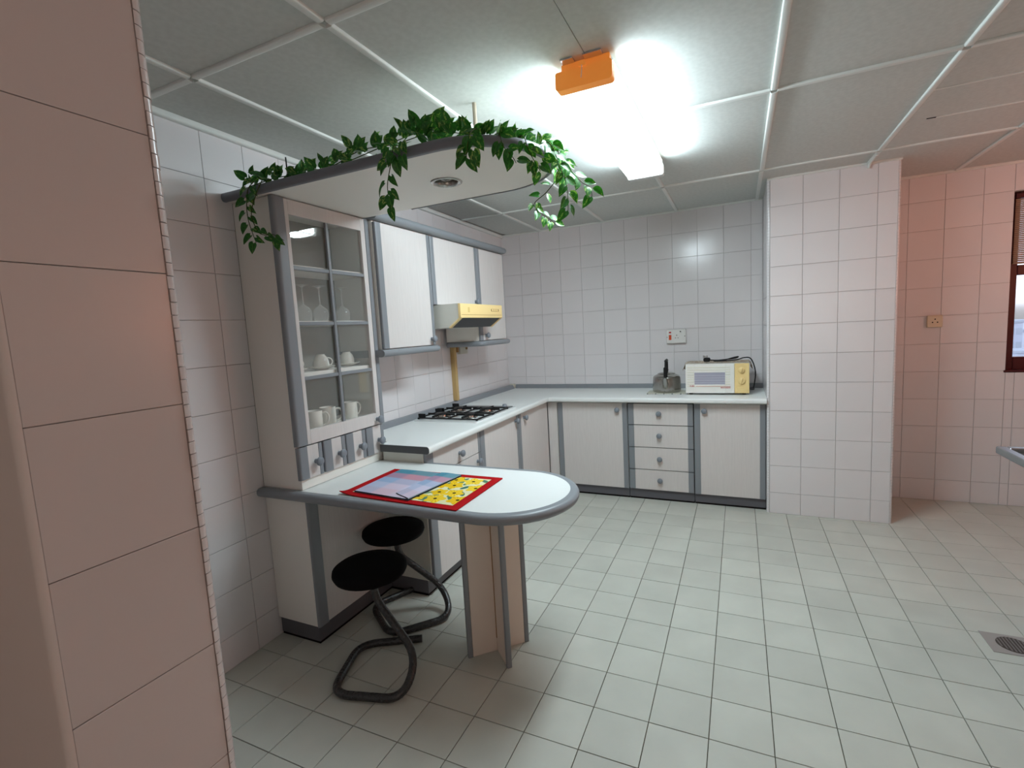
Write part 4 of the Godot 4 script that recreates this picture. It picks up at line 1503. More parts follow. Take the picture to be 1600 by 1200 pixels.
func build_microwave() -> void:
	var y0 := 0.842
	var t := thing("microwave_oven", "white microwave oven with cream control panel and two dials on the worktop", "microwave", Vector3(-0.158, y0, -4.2))
	var w := 0.2255
	var zf := 0.155
	var y1 := 0.014
	var y2 := 0.24
	part(t, "case", bx(-w, w, y1, y2, -0.15, zf - 0.022, 0.004), M.mwwhite)
	for x in [-0.19, 0.19]:
		for z in [-0.12, 0.10]:
			var ft := begin()
			lathe(ft, [Vector2(0.014, 0.0), Vector2(0.014, y1), Vector2(0.0, y1)], 12)
			part(t, "foot", ft, M.black, Vector3(x, 0, z))
	var xs := 0.125
	# door: frame around the window, with fine ribs
	var wx0 := -0.160
	var wx1 := 0.059
	var wy0 := 0.081
	var wy1 := 0.174
	var d := bx(-w, wx0, y1, y2, zf - 0.021, zf, 0.002)
	bx(wx1, xs - 0.0015, y1, y2, zf - 0.021, zf, 0.002, d)
	bx(wx0, wx1, wy1, y2, zf - 0.021, zf, 0.0, d)
	bx(wx0, wx1, y1, wy0, zf - 0.021, zf, 0.0, d)
	var door := part(t, "door", d, M.mwwhite)
	for k in 9:
		var y := 0.066 + k * 0.0185
		var rb := begin()
		if y > wy0 - 0.004 and y < wy1 + 0.004:
			bx(-w + 0.012, wx0 - 0.002, y - 0.0045, y + 0.0045, zf - 0.001, zf + 0.0022, 0.002, rb)
			bx(wx1 + 0.002, xs - 0.03, y - 0.0045, y + 0.0045, zf - 0.001, zf + 0.0022, 0.002, rb)
		else:
			bx(-w + 0.012, xs - 0.03, y - 0.0045, y + 0.0045, zf - 0.001, zf + 0.0022, 0.002, rb)
		part(door, "rib", rb, M.mwrib)
	part(door, "window", bx(wx0, wx1, wy0, wy1, zf - 0.012, zf - 0.003, 0.0), M.mwwin)
	for k in 4:
		var y := 0.094 + k * 0.0185
		part(door, "window_line", bx(wx0, wx1, y - 0.003, y + 0.003, zf - 0.0035, zf - 0.0015, 0.0005), M.mwwin2)
	part(door, "red_line", bx(-0.150, 0.098, 0.0665, 0.0685, zf + 0.0, zf + 0.0026, 0.0), M.red)
	var tx := text_mesh("ELBA", 0.0145, false)
	part(door, "lettering", tx, M.red, Vector3(-0.178, 0.069, zf + 0.0024))
	var ty := text_mesh("Microwave", 0.0135, true)
	part(door, "lettering", ty, M.red, Vector3(0.062, 0.057, zf + 0.0024))
	# control panel
	var pn := part(t, "control_panel", bx(xs, w, y1, y2, zf - 0.021, zf + 0.002, 0.003), M.cream)
	for k in [[0.188, 0.022], [0.108, 0.025]]:
		var kb := begin()
		lathe(kb, [Vector2(k[1] * 1.12, 0.0), Vector2(k[1] * 1.1, 0.002), Vector2(k[1] * 0.95, 0.003), Vector2(k[1] * 0.92, 0.011), Vector2(k[1] * 0.85, 0.013), Vector2(0.0, 0.013)], 24, Transform3D(aim(Vector3.BACK), Vector3((xs + w) * 0.5 - 0.002, k[0], zf + 0.002)))
		var kp := part(pn, "dial", kb, M.cream)
		var gr := begin()
		box(gr, Vector3.ZERO, Vector3(0.007, k[1] * 1.7, 0.008), 0.002)
		part(kp, "dial_grip", gr, M.cream, Vector3((xs + w) * 0.5 - 0.002, k[0], zf + 0.018), Basis(Vector3.BACK, -0.25))
	part(pn, "release_button", bx(xs + 0.014, w - 0.012, y1 + 0.016, y1 + 0.046, zf + 0.002, zf + 0.005, 0.0015), M.cream)

	# cloth over the top
	var cl := thing("lace_cloth", "beige lace cloth spread over the microwave top", "cloth", Vector3(-0.158, y0 + y2 + 0.001, -4.2))
	var st := begin()
	var r := RandomNumberGenerator.new()
	r.seed = 3
	var nx := 30
	var nz := 14
	var pt := func(i: int, j: int) -> Vector3:
		var u := float(i) / nx
		var v := float(j) / nz
		var x := lerpf(-0.265, 0.262, u)
		var z := lerpf(-0.14, 0.105, v)
		var over := maxf(0.0, absf(x) - 0.229)
		var y := 0.003 + 0.002 * sin(u * 37.0) * sin(v * 21.0)
		if over > 0.0:
			y -= over * 1.5 + 0.006 * sin(v * 14.0 + u * 3.0)
			x = signf(x) * (0.232 + over * (0.35 + 0.25 * sin(v * 9.0)))
		return Vector3(x, y, z)
	for i in nx:
		for j in nz:
			var a: Vector3 = pt.call(i, j)
			var b: Vector3 = pt.call(i + 1, j)
			var c: Vector3 = pt.call(i + 1, j + 1)
			var e: Vector3 = pt.call(i, j + 1)
			var n := (e - a).cross(b - a).normalized()
			if n.y < 0 and absf(n.y) > 0.3:
				n = -n
			quad(st, a, b, c, e, n)
			var dn := Vector3(0, -0.0018, 0)
			if j == nz - 1:
				quad(st, e, c, c + dn, e + dn, Vector3.BACK)
	part(cl, "cloth", st, M.lace)

	# mains lead lying on the cloth, hanging down on the right
	var cb := thing("power_cable", "coiled black power cable with plug lying on the microwave", "cable", Vector3(-0.158, y0 + y2 + 0.005, -4.2))
	var c := begin()
	var pth := [Vector3(-0.055, 0.016, 0.03), Vector3(0.0, 0.012, 0.025), Vector3(0.06, 0.016, 0.03), Vector3(0.115, 0.03, 0.02), Vector3(0.15, 0.035, 0.0), Vector3(0.13, 0.022, -0.02), Vector3(0.05, 0.014, 0.0), Vector3(-0.02, 0.010, 0.04), Vector3(0.0, 0.009, 0.06), Vector3(0.08, 0.010, 0.05), Vector3(0.15, 0.016, 0.03), Vector3(0.19, 0.026, 0.0), Vector3(0.235, 0.018, -0.03), Vector3(0.262, -0.04, -0.05), Vector3(0.272, -0.11, -0.06), Vector3(0.262, -0.20, -0.07), Vector3(0.255, -0.225, -0.09)]
	tube(c, smooth_path(pth, 8), 0.0046, 8)
	part(cb, "lead", c, M.black)
	var pg := begin()
	box(pg, Vector3(-0.075, 0.02, 0.035), Vector3(0.05, 0.03, 0.045), 0.007)
	var plug := part(cb, "plug", pg, M.black)
	for q in [[0.0, 0.012, 0.008], [-0.012, -0.012, 0.006], [0.013, -0.012, 0.006]]:
		var pin := begin()
		box(pin, Vector3(-0.088 + q[0], 0.043, 0.035 + q[1]), Vector3(q[2], 0.018, 0.005), 0.0008)
		part(plug, "pin", pin, M.steel)
	var p2 := begin()
	box(p2, Vector3(0.248, -0.226, -0.09), Vector3(0.035, 0.022, 0.03), 0.006)
	part(cb, "connector", p2, M.plinth)

func build_kettle() -> void:
	var t := thing("kettle", "squat stainless steel kettle with black handle standing on a mat", "kettle", Vector3(-0.548, 0.8465, -4.21), 0.05)
	var st := begin()
	lathe(st, [Vector2(0.0, 0.0), Vector2(0.104, 0.0), Vector2(0.110, 0.006), Vector2(0.1125, 0.03), Vector2(0.1115, 0.08), Vector2(0.108, 0.118), Vector2(0.104, 0.128), Vector2(0.096, 0.134), Vector2(0.074, 0.146), Vector2(0.070, 0.147), Vector2(0.0, 0.147)], 48)
	part(t, "body", st, M.steel)
	var ld := begin()
	lathe(ld, [Vector2(0.070, 0.147), Vector2(0.068, 0.153), Vector2(0.045, 0.160), Vector2(0.0, 0.163)], 40)
	var lid := part(t, "lid", ld, M.steel)
	var lk := begin()
	lathe(lk, [Vector2(0.010, 0.162), Vector2(0.009, 0.172), Vector2(0.017, 0.178), Vector2(0.015, 0.188), Vector2(0.0, 0.190)], 20)
	part(lid, "lid_knob", lk, M.black)
	# spout towards the viewer, a flattened cone
	var sp := begin()
	tube(sp, PackedVector3Array([Vector3(0.0, 0.045, 0.088), Vector3(0.0, 0.085, 0.114), Vector3(0.0, 0.118, 0.132), Vector3(0.0, 0.130, 0.138)]), 0.026, 16, true, 0.012)
	part(t, "spout", sp, M.steel)
	# handle arch seen edge on
	var h := begin()
	var arch := bent_path([Vector3(0, 0.118, 0.098), Vector3(0, 0.262, 0.088), Vector3(0, 0.262, -0.09), Vector3(0, 0.12, -0.098)], 0.05, 8)
	tube(h, arch, 0.0075, 10)
	var hd := part(t, "handle", h, M.black)
	var gp := begin()
	box(gp, Vector3(0, 0.256, 0.0), Vector3(0.024, 0.026, 0.12), 0.009)
	part(hd, "grip", gp, M.black)
	var fr := begin()
	box(fr, Vector3(0.0, 0.165, 0.099), Vector3(0.030, 0.09, 0.016), 0.006)
	part(hd, "handle_bracket", fr, M.black)

	var m := thing("kettle_mat", "pale crocheted mat under the kettle", "mat", Vector3(-0.54, 0.842, -4.17))
	var mt := begin()
	extrude(mt, rrect(-0.155, 0.15, -0.12, 0.085, [0.03, 0.03, 0.03, 0.03], 4), "y", 0.0003, 0.004)
	part(m, "weave", mt, M.crochet)
	for k in 14:
		var fg := begin()
		box(fg, Vector3.ZERO, Vector3(0.010, 0.004, 0.014), 0.001)
		part(m, "fringe", fg, M.piping if k % 3 == 0 else M.crochet, Vector3(-0.143 + k * 0.0215, 0.0024, 0.091))

func build_sockets() -> void:
	var t := thing("cooker_socket", "white wall plate with red cooker switch and socket above the microwave", "socket", Vector3(-0.492, 1.292, WB + 0.006))
	part(t, "plate", bx(-0.081, 0.081, -0.060, 0.060, 0.0, 0.036, 0.006), M.socket)
	part(t, "rocker", bx(-0.060, -0.040, -0.029, 0.014, 0.036, 0.042, 0.002), M.orange_sw)
	part(t, "indicator", bx(-0.059, -0.041, 0.029, 0.041, 0.036, 0.038, 0.001), M.red)
	part(t, "socket_switch", bx(0.026, 0.044, 0.026, 0.046, 0.036, 0.040, 0.001), M.socket)
	part(t, "switch_dot", bx(0.030, 0.040, 0.036, 0.045, 0.040, 0.0405, 0.0), M.black)
	for p in [[0.004, 0.010, 0.005, 0.009], [-0.006, -0.013, 0.009, 0.004], [0.015, -0.013, 0.009, 0.004], [-0.075, -0.005, 0.006, 0.005], [0.070, 0.0, 0.006, 0.006]]:
		part(t, "pin_hole", bx(p[0] - p[2] * 0.5, p[0] + p[2] * 0.5, p[1] - p[3] * 0.5, p[1] + p[3] * 0.5, 0.036, 0.0364, 0.0), M.dark)
	var s := thing("wall_socket", "ivory three-pin wall socket in the alcove left of the window", "socket", Vector3(1.266, 1.318, WB + 0.006))
	part(s, "plate", bx(-0.044, 0.044, -0.043, 0.043, 0.0, 0.022, 0.005), M.ivory)
	for p in [[0.0, 0.016], [-0.014, -0.006], [0.014, -0.006]]:
		var h := begin()
		lathe(h, [Vector2(0.0045, 0.022), Vector2(0.0045, 0.0226), Vector2(0.0, 0.0226)], 10, Transform3D(aim(Vector3.BACK), Vector3(p[0], p[1], 0)))
		part(s, "pin_hole", h, M.dark)

func build_window() -> void:
	var w := structure("window_1", "maroon framed window at the right edge of the alcove wall")
	var zc := WB - 0.07
	var z0 := zc - 0.03
	var z1 := zc + 0.03
	part(w, "frame", bx(1.666, 1.716, 0.961, 2.154, z0, z1, 0.003), M.maroon)
	part(w, "frame", bx(2.85, 2.899, 0.961, 2.154, z0, z1, 0.003), M.maroon)
	part(w, "frame", bx(1.717, 2.849, 0.961, 1.048, z0, z1, 0.003), M.maroon)
	part(w, "frame", bx(1.717, 2.849, 2.115, 2.154, z0, z1, 0.003), M.maroon)
	part(w, "transom", bx(1.717, 2.849, 1.605, 1.672, z0, z1, 0.003), M.maroon)
	part(w, "mullion", bx(2.26, 2.30, 1.049, 1.604, z0, z1, 0.003), M.maroon)
	part(w, "sill", bx(1.655, 2.9, 0.945, 0.9605, WB - 0.1, WB + 0.012, 0.003), M.maroon)
	for p in [[1.717, 2.259, 1.049, 1.604], [2.301, 2.849, 1.049, 1.604], [1.717, 2.849, 1.673, 2.114]]:
		part(w, "pane", bx(p[0], p[1], p[2], p[3], zc - 0.002, zc + 0.002, 0.0), M.pane)
	var b := thing("window_blind", "brown slatted blind lowered over the top of the alcove window", "blind", Vector3(2.28, 2.12, WB - 0.02))
	part(b, "head_rail", bx(-0.60, 0.60, -0.012, 0.02, -0.014, 0.014, 0.003), M.maroon)
	var st := begin()
	var y := -0.02
	while y > -0.425:
		bx(-0.598, 0.598, y - 0.0055, y + 0.0055, -0.003, 0.003, 0.001, st)
		y -= 0.0125
	var sl := part(b, "slats", st, M.blind)
	sl.set_meta("kind", "stuff")
	part(b, "bottom_rail", bx(-0.598, 0.598, -0.442, -0.428, -0.008, 0.008, 0.003), M.blind)
	for x in [-0.45, 0.45]:
		part(b, "cord", bx(x - 0.002, x + 0.002, -0.43, -0.012, 0.0042, 0.0065, 0.0), M.blind)
	# far below and beyond: hazy ground and blocks
	var g := structure("ground", "pale hazy ground far outside the window")
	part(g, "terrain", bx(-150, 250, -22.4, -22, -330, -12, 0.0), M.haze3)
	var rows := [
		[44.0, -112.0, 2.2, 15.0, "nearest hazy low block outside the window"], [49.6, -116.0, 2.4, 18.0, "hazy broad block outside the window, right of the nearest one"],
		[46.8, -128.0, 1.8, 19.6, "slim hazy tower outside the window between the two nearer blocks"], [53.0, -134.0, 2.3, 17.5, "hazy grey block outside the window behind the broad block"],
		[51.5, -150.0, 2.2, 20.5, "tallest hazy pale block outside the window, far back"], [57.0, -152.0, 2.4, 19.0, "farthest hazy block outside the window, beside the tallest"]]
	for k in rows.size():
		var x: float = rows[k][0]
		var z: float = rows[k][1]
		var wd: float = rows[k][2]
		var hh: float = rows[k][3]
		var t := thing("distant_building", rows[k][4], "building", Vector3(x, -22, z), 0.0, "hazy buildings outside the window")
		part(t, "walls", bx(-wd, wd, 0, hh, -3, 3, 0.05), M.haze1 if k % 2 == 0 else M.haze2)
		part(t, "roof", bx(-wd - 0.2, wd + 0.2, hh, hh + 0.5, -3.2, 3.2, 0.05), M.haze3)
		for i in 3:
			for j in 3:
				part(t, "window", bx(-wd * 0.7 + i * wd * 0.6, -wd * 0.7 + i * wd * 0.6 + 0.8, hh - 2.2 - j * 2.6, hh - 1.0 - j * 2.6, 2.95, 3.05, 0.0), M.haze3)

func build_sink() -> void:
	var t := thing("sink_bench", "stainless steel sink bench with raised rim at the right edge", "sink", Vector3(1.7, 0.8, -2.5))
	var x0 := 1.019
	var x1 := 2.98
	var zb := -2.795
	var zf := -2.22
	var off := -t.position
	var st := bx(x0, x0 + 0.035, 0.768, 0.8, zb, zf, 0.004)
	bx(x0 + 0.035, x1, 0.768, 0.8, zb, zb + 0.035, 0.004, st)
	bx(x0 + 0.035, x1, 0.768, 0.8, zf - 0.035, zf, 0.004, st)
	part(t, "rim", st, M.sinksteel, off)
	part(t, "drainboard", bx(x0 + 0.034, 1.7, 0.770, 0.782, zb + 0.034, zf - 0.034, 0.002), M.sinksteel, off)
	for k in 6:
		part(t, "drain_rib", bx(x0 + 0.08, 1.62, 0.782, 0.786, zb + 0.09 + k * 0.075, zb + 0.098 + k * 0.075, 0.002), M.sinksteel, off)
	var bw := bx(1.7, 1.712, 0.60, 0.782, zb + 0.034, zf - 0.034, 0.002)
	bx(2.3, 2.312, 0.60, 0.782, zb + 0.034, zf - 0.034, 0.002, bw)
	bx(1.712, 2.3, 0.60, 0.782, zb + 0.034, zb + 0.046, 0.002, bw)
	bx(1.712, 2.3, 0.60, 0.782, zf - 0.046, zf - 0.034, 0.002, bw)
	bx(1.7, 2.312, 0.588, 0.60, zb + 0.034, zf - 0.034, 0.002, bw)
	part(t, "bowl", bw, M.sinksteel, off)
	part(t, "drainboard", bx(2.312, x1, 0.770, 0.782, zb + 0.034, zf - 0.034, 0.002), M.sinksteel, off)
	for x in [1.66, 2.9]:
		for z in [zb + 0.05, zf - 0.05]:
			part(t, "leg", bx(x - 0.015, x + 0.015, 0.0, 0.769, z - 0.015, z + 0.015, 0.003), M.sinksteel, off)

func build_drain() -> void:
	var t := thing("floor_drain", "square metal floor drain with dark slotted grate in the tiles", "drain", Vector3(1.035, 0.0005, -2.585))
	part(t, "plate", bx(-0.092, 0.092, 0.0, 0.0022, -0.076, 0.074, 0.0008), M.drainplate)
	var wl := begin()
	lathe(wl, [Vector2(0.058, 0.0022), Vector2(0.056, 0.0034), Vector2(0.0, 0.0034)], 24)
	part(t, "well", wl, M.drainwell)
	for k in 9:
		var x := -0.048 + k * 0.012
		var h := sqrt(maxf(0.0, 0.055 * 0.055 - x * x))
		part(t, "grate_bar", bx(x - 0.0026, x + 0.0026, 0.003, 0.0058, -h, h, 0.0008), M.drainbar)

func build_crockery() -> void:
	# upturned wine glasses on the second shelf
	var t := thing("wine_glass", "upturned wine glass nearest the dresser's outer pilaster", "glass", Vector3(-1.90, 1.517, -1.757), 0.0, "upturned wine glasses behind the dresser glass")
	var st := begin()
	lathe(st, [Vector2(0.031, 0.0), Vector2(0.0360, 0.022), Vector2(0.0375, 0.038), Vector2(0.0345, 0.055), Vector2(0.024, 0.068), Vector2(0.010, 0.077), Vector2(0.004, 0.084)], 28)
	part(t, "bowl", st, M.stemware)
	var sm := begin()
	lathe(sm, [Vector2(0.004, 0.084), Vector2(0.0032, 0.12), Vector2(0.0032, 0.155), Vector2(0.006, 0.165)], 12)
	part(t, "stem", sm, M.stemware)
	var ft := begin()
	lathe(ft, [Vector2(0.006, 0.165), Vector2(0.020, 0.170), Vector2(0.032, 0.173), Vector2(0.032, 0.1745), Vector2(0.0, 0.1755)], 28)
	part(t, "foot", ft, M.stemware)
	copy_thing(t, Vector3(-1.90, 1.517, -1.862), 0.4, "upturned wine glass in the middle, beside the centre glazing bar")
	copy_thing(t, Vector3(-1.90, 1.517, -2.015), 0.8, "upturned wine glass right of the centre glazing bar")
	# upturned tea cups on saucers
	var sc := thing("saucer", "white saucer under the middle upturned cup", "saucer", Vector3(-1.895, 1.2785, -1.828), 0.0, "white saucers under the cups")
	st = begin()
	lathe(st, [Vector2(0.0, 0.0), Vector2(0.030, 0.0), Vector2(0.034, 0.003), Vector2(0.055, 0.010), Vector2(0.068, 0.016), Vector2(0.069, 0.018), Vector2(0.055, 0.0135), Vector2(0.034, 0.006), Vector2(0.0, 0.005)], 32)
	part(sc, "dish", st, M.ceramic)
	copy_thing(sc, Vector3(-1.93, 1.2785, -2.045), 0.0, "white saucer under the right-hand upturned cup")
	copy_thing(sc, Vector3(-1.93, 1.2785, -1.685), 0.0, "white saucer half hidden by the pilaster, under the left cup")
	var cu := thing("cup", "upturned white teacup in the middle of the third shelf", "cup", Vector3(-1.895, 1.2860, -1.828), -0.3, "upturned white teacups")
	st = begin()
	lathe(st, [Vector2(0.0355, 0.0), Vector2(0.0385, 0.001), Vector2(0.039, 0.015), Vector2(0.037, 0.034), Vector2(0.031, 0.052), Vector2(0.022, 0.063), Vector2(0.020, 0.065), Vector2(0.021, 0.069), Vector2(0.018, 0.069), Vector2(0.0, 0.066)], 32)
	part(cu, "bowl", st, M.ceramic)
	var hd := begin()
	tube(hd, smooth_path([Vector3(0.0, 0.012, -0.037), Vector3(0, 0.014, -0.052), Vector3(0, 0.030, -0.060), Vector3(0, 0.045, -0.050), Vector3(0, 0.050, -0.031)], 5), 0.0034, 8)
	part(cu, "handle", hd, M.ceramic)
	copy_thing(cu, Vector3(-1.93, 1.2860, -2.045), 1.9, "upturned white teacup right of the centre glazing bar")
	copy_thing(cu, Vector3(-1.93, 1.2860, -1.685), -0.1, "upturned white teacup half hidden by the pilaster, handle showing")
	# mugs on the bottom
	var mg := thing("mug", "white mug at the left of the bottom shelf", "mug", Vector3(-1.865, 1.0005, -1.722), -0.9, "white mugs on the bottom shelf")
	st = begin()
	lathe(st, [Vector2(0.0, 0.0), Vector2(0.036, 0.0), Vector2(0.039, 0.004), Vector2(0.0395, 0.086), Vector2(0.0385, 0.088), Vector2(0.0365, 0.086), Vector2(0.036, 0.008), Vector2(0.0, 0.006)], 32)
	part(mg, "body", st, M.ceramic)
	hd = begin()
	tube(hd, smooth_path([Vector3(0, 0.074, -0.037), Vector3(0, 0.076, -0.054), Vector3(0, 0.060, -0.066), Vector3(0, 0.036, -0.064), Vector3(0, 0.018, -0.052), Vector3(0, 0.014, -0.037)], 5), 0.0048, 8)
	part(mg, "handle", hd, M.ceramic)
	copy_thing(mg, Vector3(-1.89, 1.0005, -1.835), -0.75, "white mug in the middle of the bottom shelf")
	copy_thing(mg, Vector3(-1.90, 1.0005, -2.0), -0.2, "white mug right of the centre glazing bar on the bottom shelf")

# ------------------------------------------------------------------ vine
var leaf_meshes := []

func make_leaf(curl: float, fold: float, wide: float) -> Mesh:
	var st := begin()
	var nu := 9
	var nv := 4
	var prof := [0.30, 0.84, 1.0, 1.0, 0.94, 0.83, 0.67, 0.46, 0.21, 0.0]
	var p := func(i: int, j: int) -> Vector3:
		var u := float(i) / nu
		var v := float(j) / nv * 2.0 - 1.0
		var hw: float = prof[i] * 0.5 * wide
		var x := u - 0.16 * v * v * (1.0 - u) * (1.0 - u)
		return Vector3(x, fold * absf(v) * hw * 1.4 - curl * u * u + 0.03 * sin(u * 7.0 + v * 2.0), v * hw)
	for i in nu:
		for j in nv:
			var q := []
			var nn := []
			var w := []
			for o in [[i, j], [i + 1, j], [i + 1, j + 1], [i, j + 1]]:
				q.append(p.call(o[0], o[1]))
				var e := Vector3(0.01, 0, 0)
				var n := Vector3(2.0 * curl * float(o[0]) / nu, 1.0, -fold * 1.4 * signf(float(o[1]) / nv * 2.0 - 1.0)).normalized()
				nn.append(n)
				w.append(Vector2(float(o[0]) / nu, float(o[1]) / nv))
			tri(st, q[0], q[1], q[2], nn[0], nn[1], nn[2], w[0], w[1], w[2])
			tri(st, q[0], q[2], q[3], nn[0], nn[2], nn[3], w[0], w[2], w[3])
	return st.commit()

func leaf(t: Node3D, at: Vector3, tip: Vector3, face: Vector3, s: float) -> void:
	var x := tip.normalized()
	var y := (face - x * face.dot(x)).normalized()
	if not y.is_finite() or y.length() < 0.5:
		y = x.cross(Vector3.RIGHT).normalized()
	var b := Basis(x, y, x.cross(y)).scaled(Vector3(s, s, s))
	part(t, "leaf", leaf_meshes[rng.randi() % leaf_meshes.size()], M["leaf%d" % [0, 0, 1, 1, 2, 3][rng.randi() % 6]], at, Basis(x * s, y * s, x.cross(y) * s))

func strand(t: Node3D, pts: Array, n: int, s: float, away: Vector3, lying := false) -> void:
	var path := smooth_path(pts, 8)
	var st := begin()
	tube(st, path, 0.0022, 6, true, 0.0012)
	part(t, "stem", st, M.stem)
	for k in n:
		var f := (k + 0.6) / n * (path.size() - 1)
		var i := int(f)
		var p := path[i].lerp(path[min(i + 1, path.size() - 1)], f - i)
		var along := (path[min(i + 1, path.size() - 1)] - path[max(i - 1, 0)]).normalized()
		var side := along.cross(away).normalized() * (1.0 if k % 2 == 0 else -1.0)
		var tip := side * 0.75 + along * 0.6 + away * rng.randf_range(-0.1, 0.35) + Vector3(0, rng.randf_range(-0.5, 0.05), 0)
		if lying:
			tip.y = absf(tip.y) * 0.8 + 0.1
			side.y = absf(side.y)
		var face := away + Vector3(rng.randf_range(-0.5, 0.5), rng.randf_range(-0.1, 0.7), rng.randf_range(-0.3, 0.3))
		leaf(t, p + side * 0.012, tip, face, s * rng.randf_range(0.85, 1.15))

func build_vine() -> void:
	rng.seed = 77
	for k in 6:
		leaf_meshes.append(make_leaf([0.1, 0.25, 0.0, 0.35, 0.15, 0.2][k], [0.15, 0.3, 0.45, 0.2, 0.6, 0.1][k], [0.76, 0.70, 0.62, 0.78, 0.68, 0.72][k]))
	var t := thing("vine_garland", "green variegated leafy vine garland draped along the canopy edge", "plant", Vector3(-1.0, 2.086, -1.7))
	var o := t.position
	var cam_side := Vector3(0.25, -0.15, 1.0)
	var g := func(pts: Array) -> Array:
		var out := []
		for p in pts:
			out.append(p - o)
		return out
	# the main stem along the near edge and round the end
	var main := [Vector3(-1.90, 2.092, -1.53), Vector3(-1.75, 2.105, -1.54), Vector3(-1.62, 2.10, -1.55), Vector3(-1.45, 2.10, -1.55), Vector3(-1.30, 2.13, -1.55), Vector3(-1.15, 2.13, -1.57), Vector3(-1.0, 2.14, -1.58), Vector3(-0.88, 2.12, -1.60), Vector3(-0.76, 2.10, -1.66), Vector3(-0.70, 2.095, -1.75), Vector3(-0.665, 2.09, -1.87)]
	strand(t, g.call(main), 24, 0.046, cam_side, true)
	var main2 := [Vector3(-1.72, 2.10, -1.60), Vector3(-1.45, 2.12, -1.60), Vector3(-1.2, 2.15, -1.60), Vector3(-1.05, 2.17, -1.62), Vector3(-0.93, 2.15, -1.66), Vector3(-0.80, 2.11, -1.72)]
	strand(t, g.call(main2), 12, 0.046, cam_side, true)
	# tufts: centre, how many leaves, how far they reach
	for c in [
		[Vector3(-1.87, 2.105, -1.53), 4, 0.04], [Vector3(-1.77, 2.115, -1.54), 6, 0.05], [Vector3(-1.70, 2.085, -1.53), 4, 0.03], [Vector3(-1.62, 2.105, -1.55), 5, 0.05], [Vector3(-1.54, 2.10, -1.56), 3, 0.045], [Vector3(-1.48, 2.115, -1.56), 4, 0.04], [Vector3(-1.41, 2.105, -1.56), 4, 0.025],
		[Vector3(-1.32, 2.11, -1.55), 6, 0.05], [Vector3(-1.23, 2.12, -1.55), 5, 0.045], [Vector3(-1.16, 2.115, -1.56), 6, 0.05], [Vector3(-1.09, 2.13, -1.56), 7, 0.055], [Vector3(-1.03, 2.14, -1.57), 9, 0.06], [Vector3(-0.985, 2.11, -1.56), 8, 0.04],
		[Vector3(-0.93, 2.12, -1.58), 8, 0.055], [Vector3(-0.865, 2.12, -1.60), 7, 0.05], [Vector3(-0.80, 2.09, -1.60), 7, 0.03], [Vector3(-0.755, 2.09, -1.63), 6, 0.03], [Vector3(-0.725, 2.10, -1.70), 7, 0.03], [Vector3(-0.675, 2.09, -1.80), 8, 0.035], [Vector3(-0.645, 2.07, -1.87), 8, 0.035]]:
		for k in c[1]:
			var d := Vector3(rng.randf_range(-1, 1), rng.randf_range(-0.55, 1.0), rng.randf_range(-0.7, 1.0)).normalized()
			var p: Vector3 = c[0] + d * c[2] * rng.randf_range(0.3, 1.0)
			p.y = maxf(p.y, 2.092)
			if p.z < -1.49:
				d.y = maxf(d.y, 0.12)
				d = d.normalized()
			leaf(t, p - o, d + Vector3(0, rng.randf_range(0.0, 0.4), 0), cam_side + Vector3(rng.randf_range(-0.9, 0.9), rng.randf_range(-0.3, 1.1), rng.randf_range(-0.5, 0.5)), rng.randf_range(0.036, 0.056))
	# upright single leaves above the rest
	for p in [[Vector3(-1.305, 2.135, -1.55), Vector3(-0.1, 1, 0.1)], [Vector3(-1.225, 2.135, -1.55), Vector3(-0.15, 1, 0)], [Vector3(-1.06, 2.16, -1.57), Vector3(-0.3, 1, 0.1)], [Vector3(-0.98, 2.175, -1.58), Vector3(0.6, 0.5, 0.2)]]:
		leaf(t, p[0] - o, p[1], cam_side, 0.06)
	var tw := begin()
	tube(tw, PackedVector3Array([Vector3(-1.68, 2.095, -1.54) - o, Vector3(-1.682, 2.175, -1.54) - o]), 0.0028, 6)
	part(t, "stem", tw, M.dark)
	# hanging runs
	strand(t, g.call([Vector3(-1.83, 2.095, -1.50), Vector3(-1.84, 2.06, -1.475), Vector3(-1.852, 2.0, -1.47), Vector3(-1.853, 1.94, -1.47), Vector3(-1.835, 1.88, -1.47), Vector3(-1.82, 1.84, -1.47)]), 13, 0.042, Vector3(0.3, 0, 1))
	strand(t, g.call([Vector3(-1.785, 2.09, -1.50), Vector3(-1.79, 2.04, -1.475), Vector3(-1.83, 1.96, -1.47), Vector3(-1.805, 1.888, -1.47), Vector3(-1.77, 1.866, -1.47), Vector3(-1.71, 1.858, -1.47), Vector3(-1.66, 1.83, -1.47)]), 3, 0.045, Vector3(0.3, 0, 1))
	for q in [[Vector3(-1.74, 1.855, -1.465), Vector3(0.8, -0.5, 0)], [Vector3(-1.70, 1.845, -1.465), Vector3(0.9, -0.7, 0)]]:
		leaf(t, q[0] - o, q[1], Vector3(0.2, 0.3, 1), 0.05)
	strand(t, g.call([Vector3(-1.10, 2.10, -1.52), Vector3(-1.105, 2.08, -1.488), Vector3(-1.118, 2.02, -1.482), Vector3(-1.135, 1.96, -1.48), Vector3(-1.135, 1.91, -1.48)]), 9, 0.044, Vector3(0.2, 0, 1))
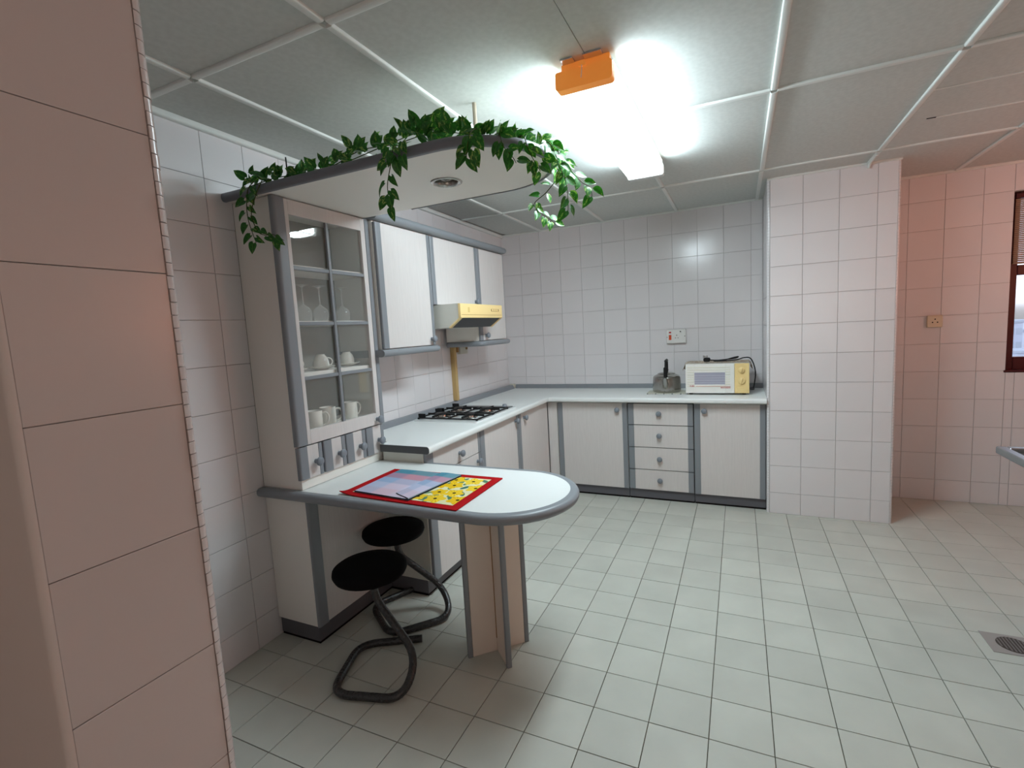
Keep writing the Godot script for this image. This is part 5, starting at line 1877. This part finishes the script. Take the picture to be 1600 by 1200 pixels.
	for q in [[Vector3(-1.09, 2.03, -1.482), Vector3(0.1, -1, 0)], [Vector3(-1.065, 2.045, -1.484), Vector3(0.25, -1, 0)], [Vector3(-1.10, 2.055, -1.484), Vector3(-0.6, -0.6, 0)], [Vector3(-1.13, 1.92, -1.48), Vector3(0.05, -1, 0)], [Vector3(-1.126, 1.875, -1.48), Vector3(0.2, -0.9, 0)], [Vector3(-1.06, 2.09, -1.486), Vector3(0.3, -0.8, 0.1)], [Vector3(-1.14, 2.04, -1.484), Vector3(-0.8, -0.4, 0)]]:
		leaf(t, q[0] - o, q[1], Vector3(0.25, 0.1, 1), 0.048)
	strand(t, g.call([Vector3(-0.80, 2.10, -1.54), Vector3(-0.80, 2.07, -1.497), Vector3(-0.808, 2.02, -1.488), Vector3(-0.815, 1.98, -1.487)]), 4, 0.046, Vector3(0.2, 0, 1))
	for q in [[Vector3(-0.785, 2.01, -1.488), Vector3(0.25, -1, 0)], [Vector3(-0.82, 2.0, -1.488), Vector3(-0.7, -0.7, 0)], [Vector3(-0.80, 2.05, -1.49), Vector3(-0.5, -0.8, 0)], [Vector3(-0.775, 2.05, -1.49), Vector3(0.5, -0.9, 0)]]:
		leaf(t, q[0] - o, q[1], Vector3(0.25, 0.1, 1), 0.052)
	strand(t, g.call([Vector3(-0.765, 2.10, -1.62), Vector3(-0.735, 2.085, -1.59), Vector3(-0.72, 2.04, -1.58), Vector3(-0.69, 2.00, -1.585), Vector3(-0.68, 1.98, -1.59)]), 6, 0.045, Vector3(0.4, 0, 1))
	strand(t, g.call([Vector3(-0.72, 2.10, -1.70), Vector3(-0.675, 2.085, -1.655), Vector3(-0.655, 2.03, -1.65), Vector3(-0.63, 1.98, -1.655), Vector3(-0.62, 1.96, -1.66)]), 7, 0.046, Vector3(0.5, 0, 1))
	for q in [[Vector3(-0.735, 2.05, -1.58), Vector3(-0.1, -1, 0)], [Vector3(-0.70, 2.02, -1.585), Vector3(-0.4, -1, 0)], [Vector3(-0.64, 1.99, -1.65), Vector3(0.0, -1, 0)], [Vector3(-0.66, 2.05, -1.655), Vector3(0.5, -0.8, 0)], [Vector3(-0.61, 2.01, -1.68), Vector3(0.7, -0.3, 0)]]:
		leaf(t, q[0] - o, q[1], Vector3(0.4, 0.1, 1), 0.05)
	# bright end runs near the lamp
	strand(t, g.call([Vector3(-0.68, 2.10, -1.80), Vector3(-0.635, 2.10, -1.79), Vector3(-0.61, 2.06, -1.79), Vector3(-0.595, 2.01, -1.79), Vector3(-0.575, 1.95, -1.80), Vector3(-0.57, 1.89, -1.80), Vector3(-0.572, 1.84, -1.80)]), 15, 0.046, Vector3(1.0, 0.25, 0.75))
	strand(t, g.call([Vector3(-0.67, 2.10, -1.87), Vector3(-0.625, 2.09, -1.86), Vector3(-0.60, 2.04, -1.86), Vector3(-0.56, 1.99, -1.86), Vector3(-0.53, 1.955, -1.86), Vector3(-0.50, 1.93, -1.86), Vector3(-0.495, 1.89, -1.86)]), 11, 0.044, Vector3(1.0, 0.25, 0.75))
	strand(t, g.call([Vector3(-0.66, 2.10, -1.93), Vector3(-0.625, 2.085, -1.93), Vector3(-0.612, 2.04, -1.93), Vector3(-0.605, 1.99, -1.93)]), 7, 0.044, Vector3(1.0, 0.25, 0.75))
	strand(t, g.call([Vector3(-0.70, 2.095, -2.02), Vector3(-0.682, 2.06, -2.045), Vector3(-0.74, 2.0, -2.05), Vector3(-0.80, 1.96, -2.05), Vector3(-0.78, 1.92, -2.05), Vector3(-0.74, 1.89, -2.05), Vector3(-0.71, 1.86, -2.05)]), 16, 0.038, Vector3(1.0, 0.2, 0.8))
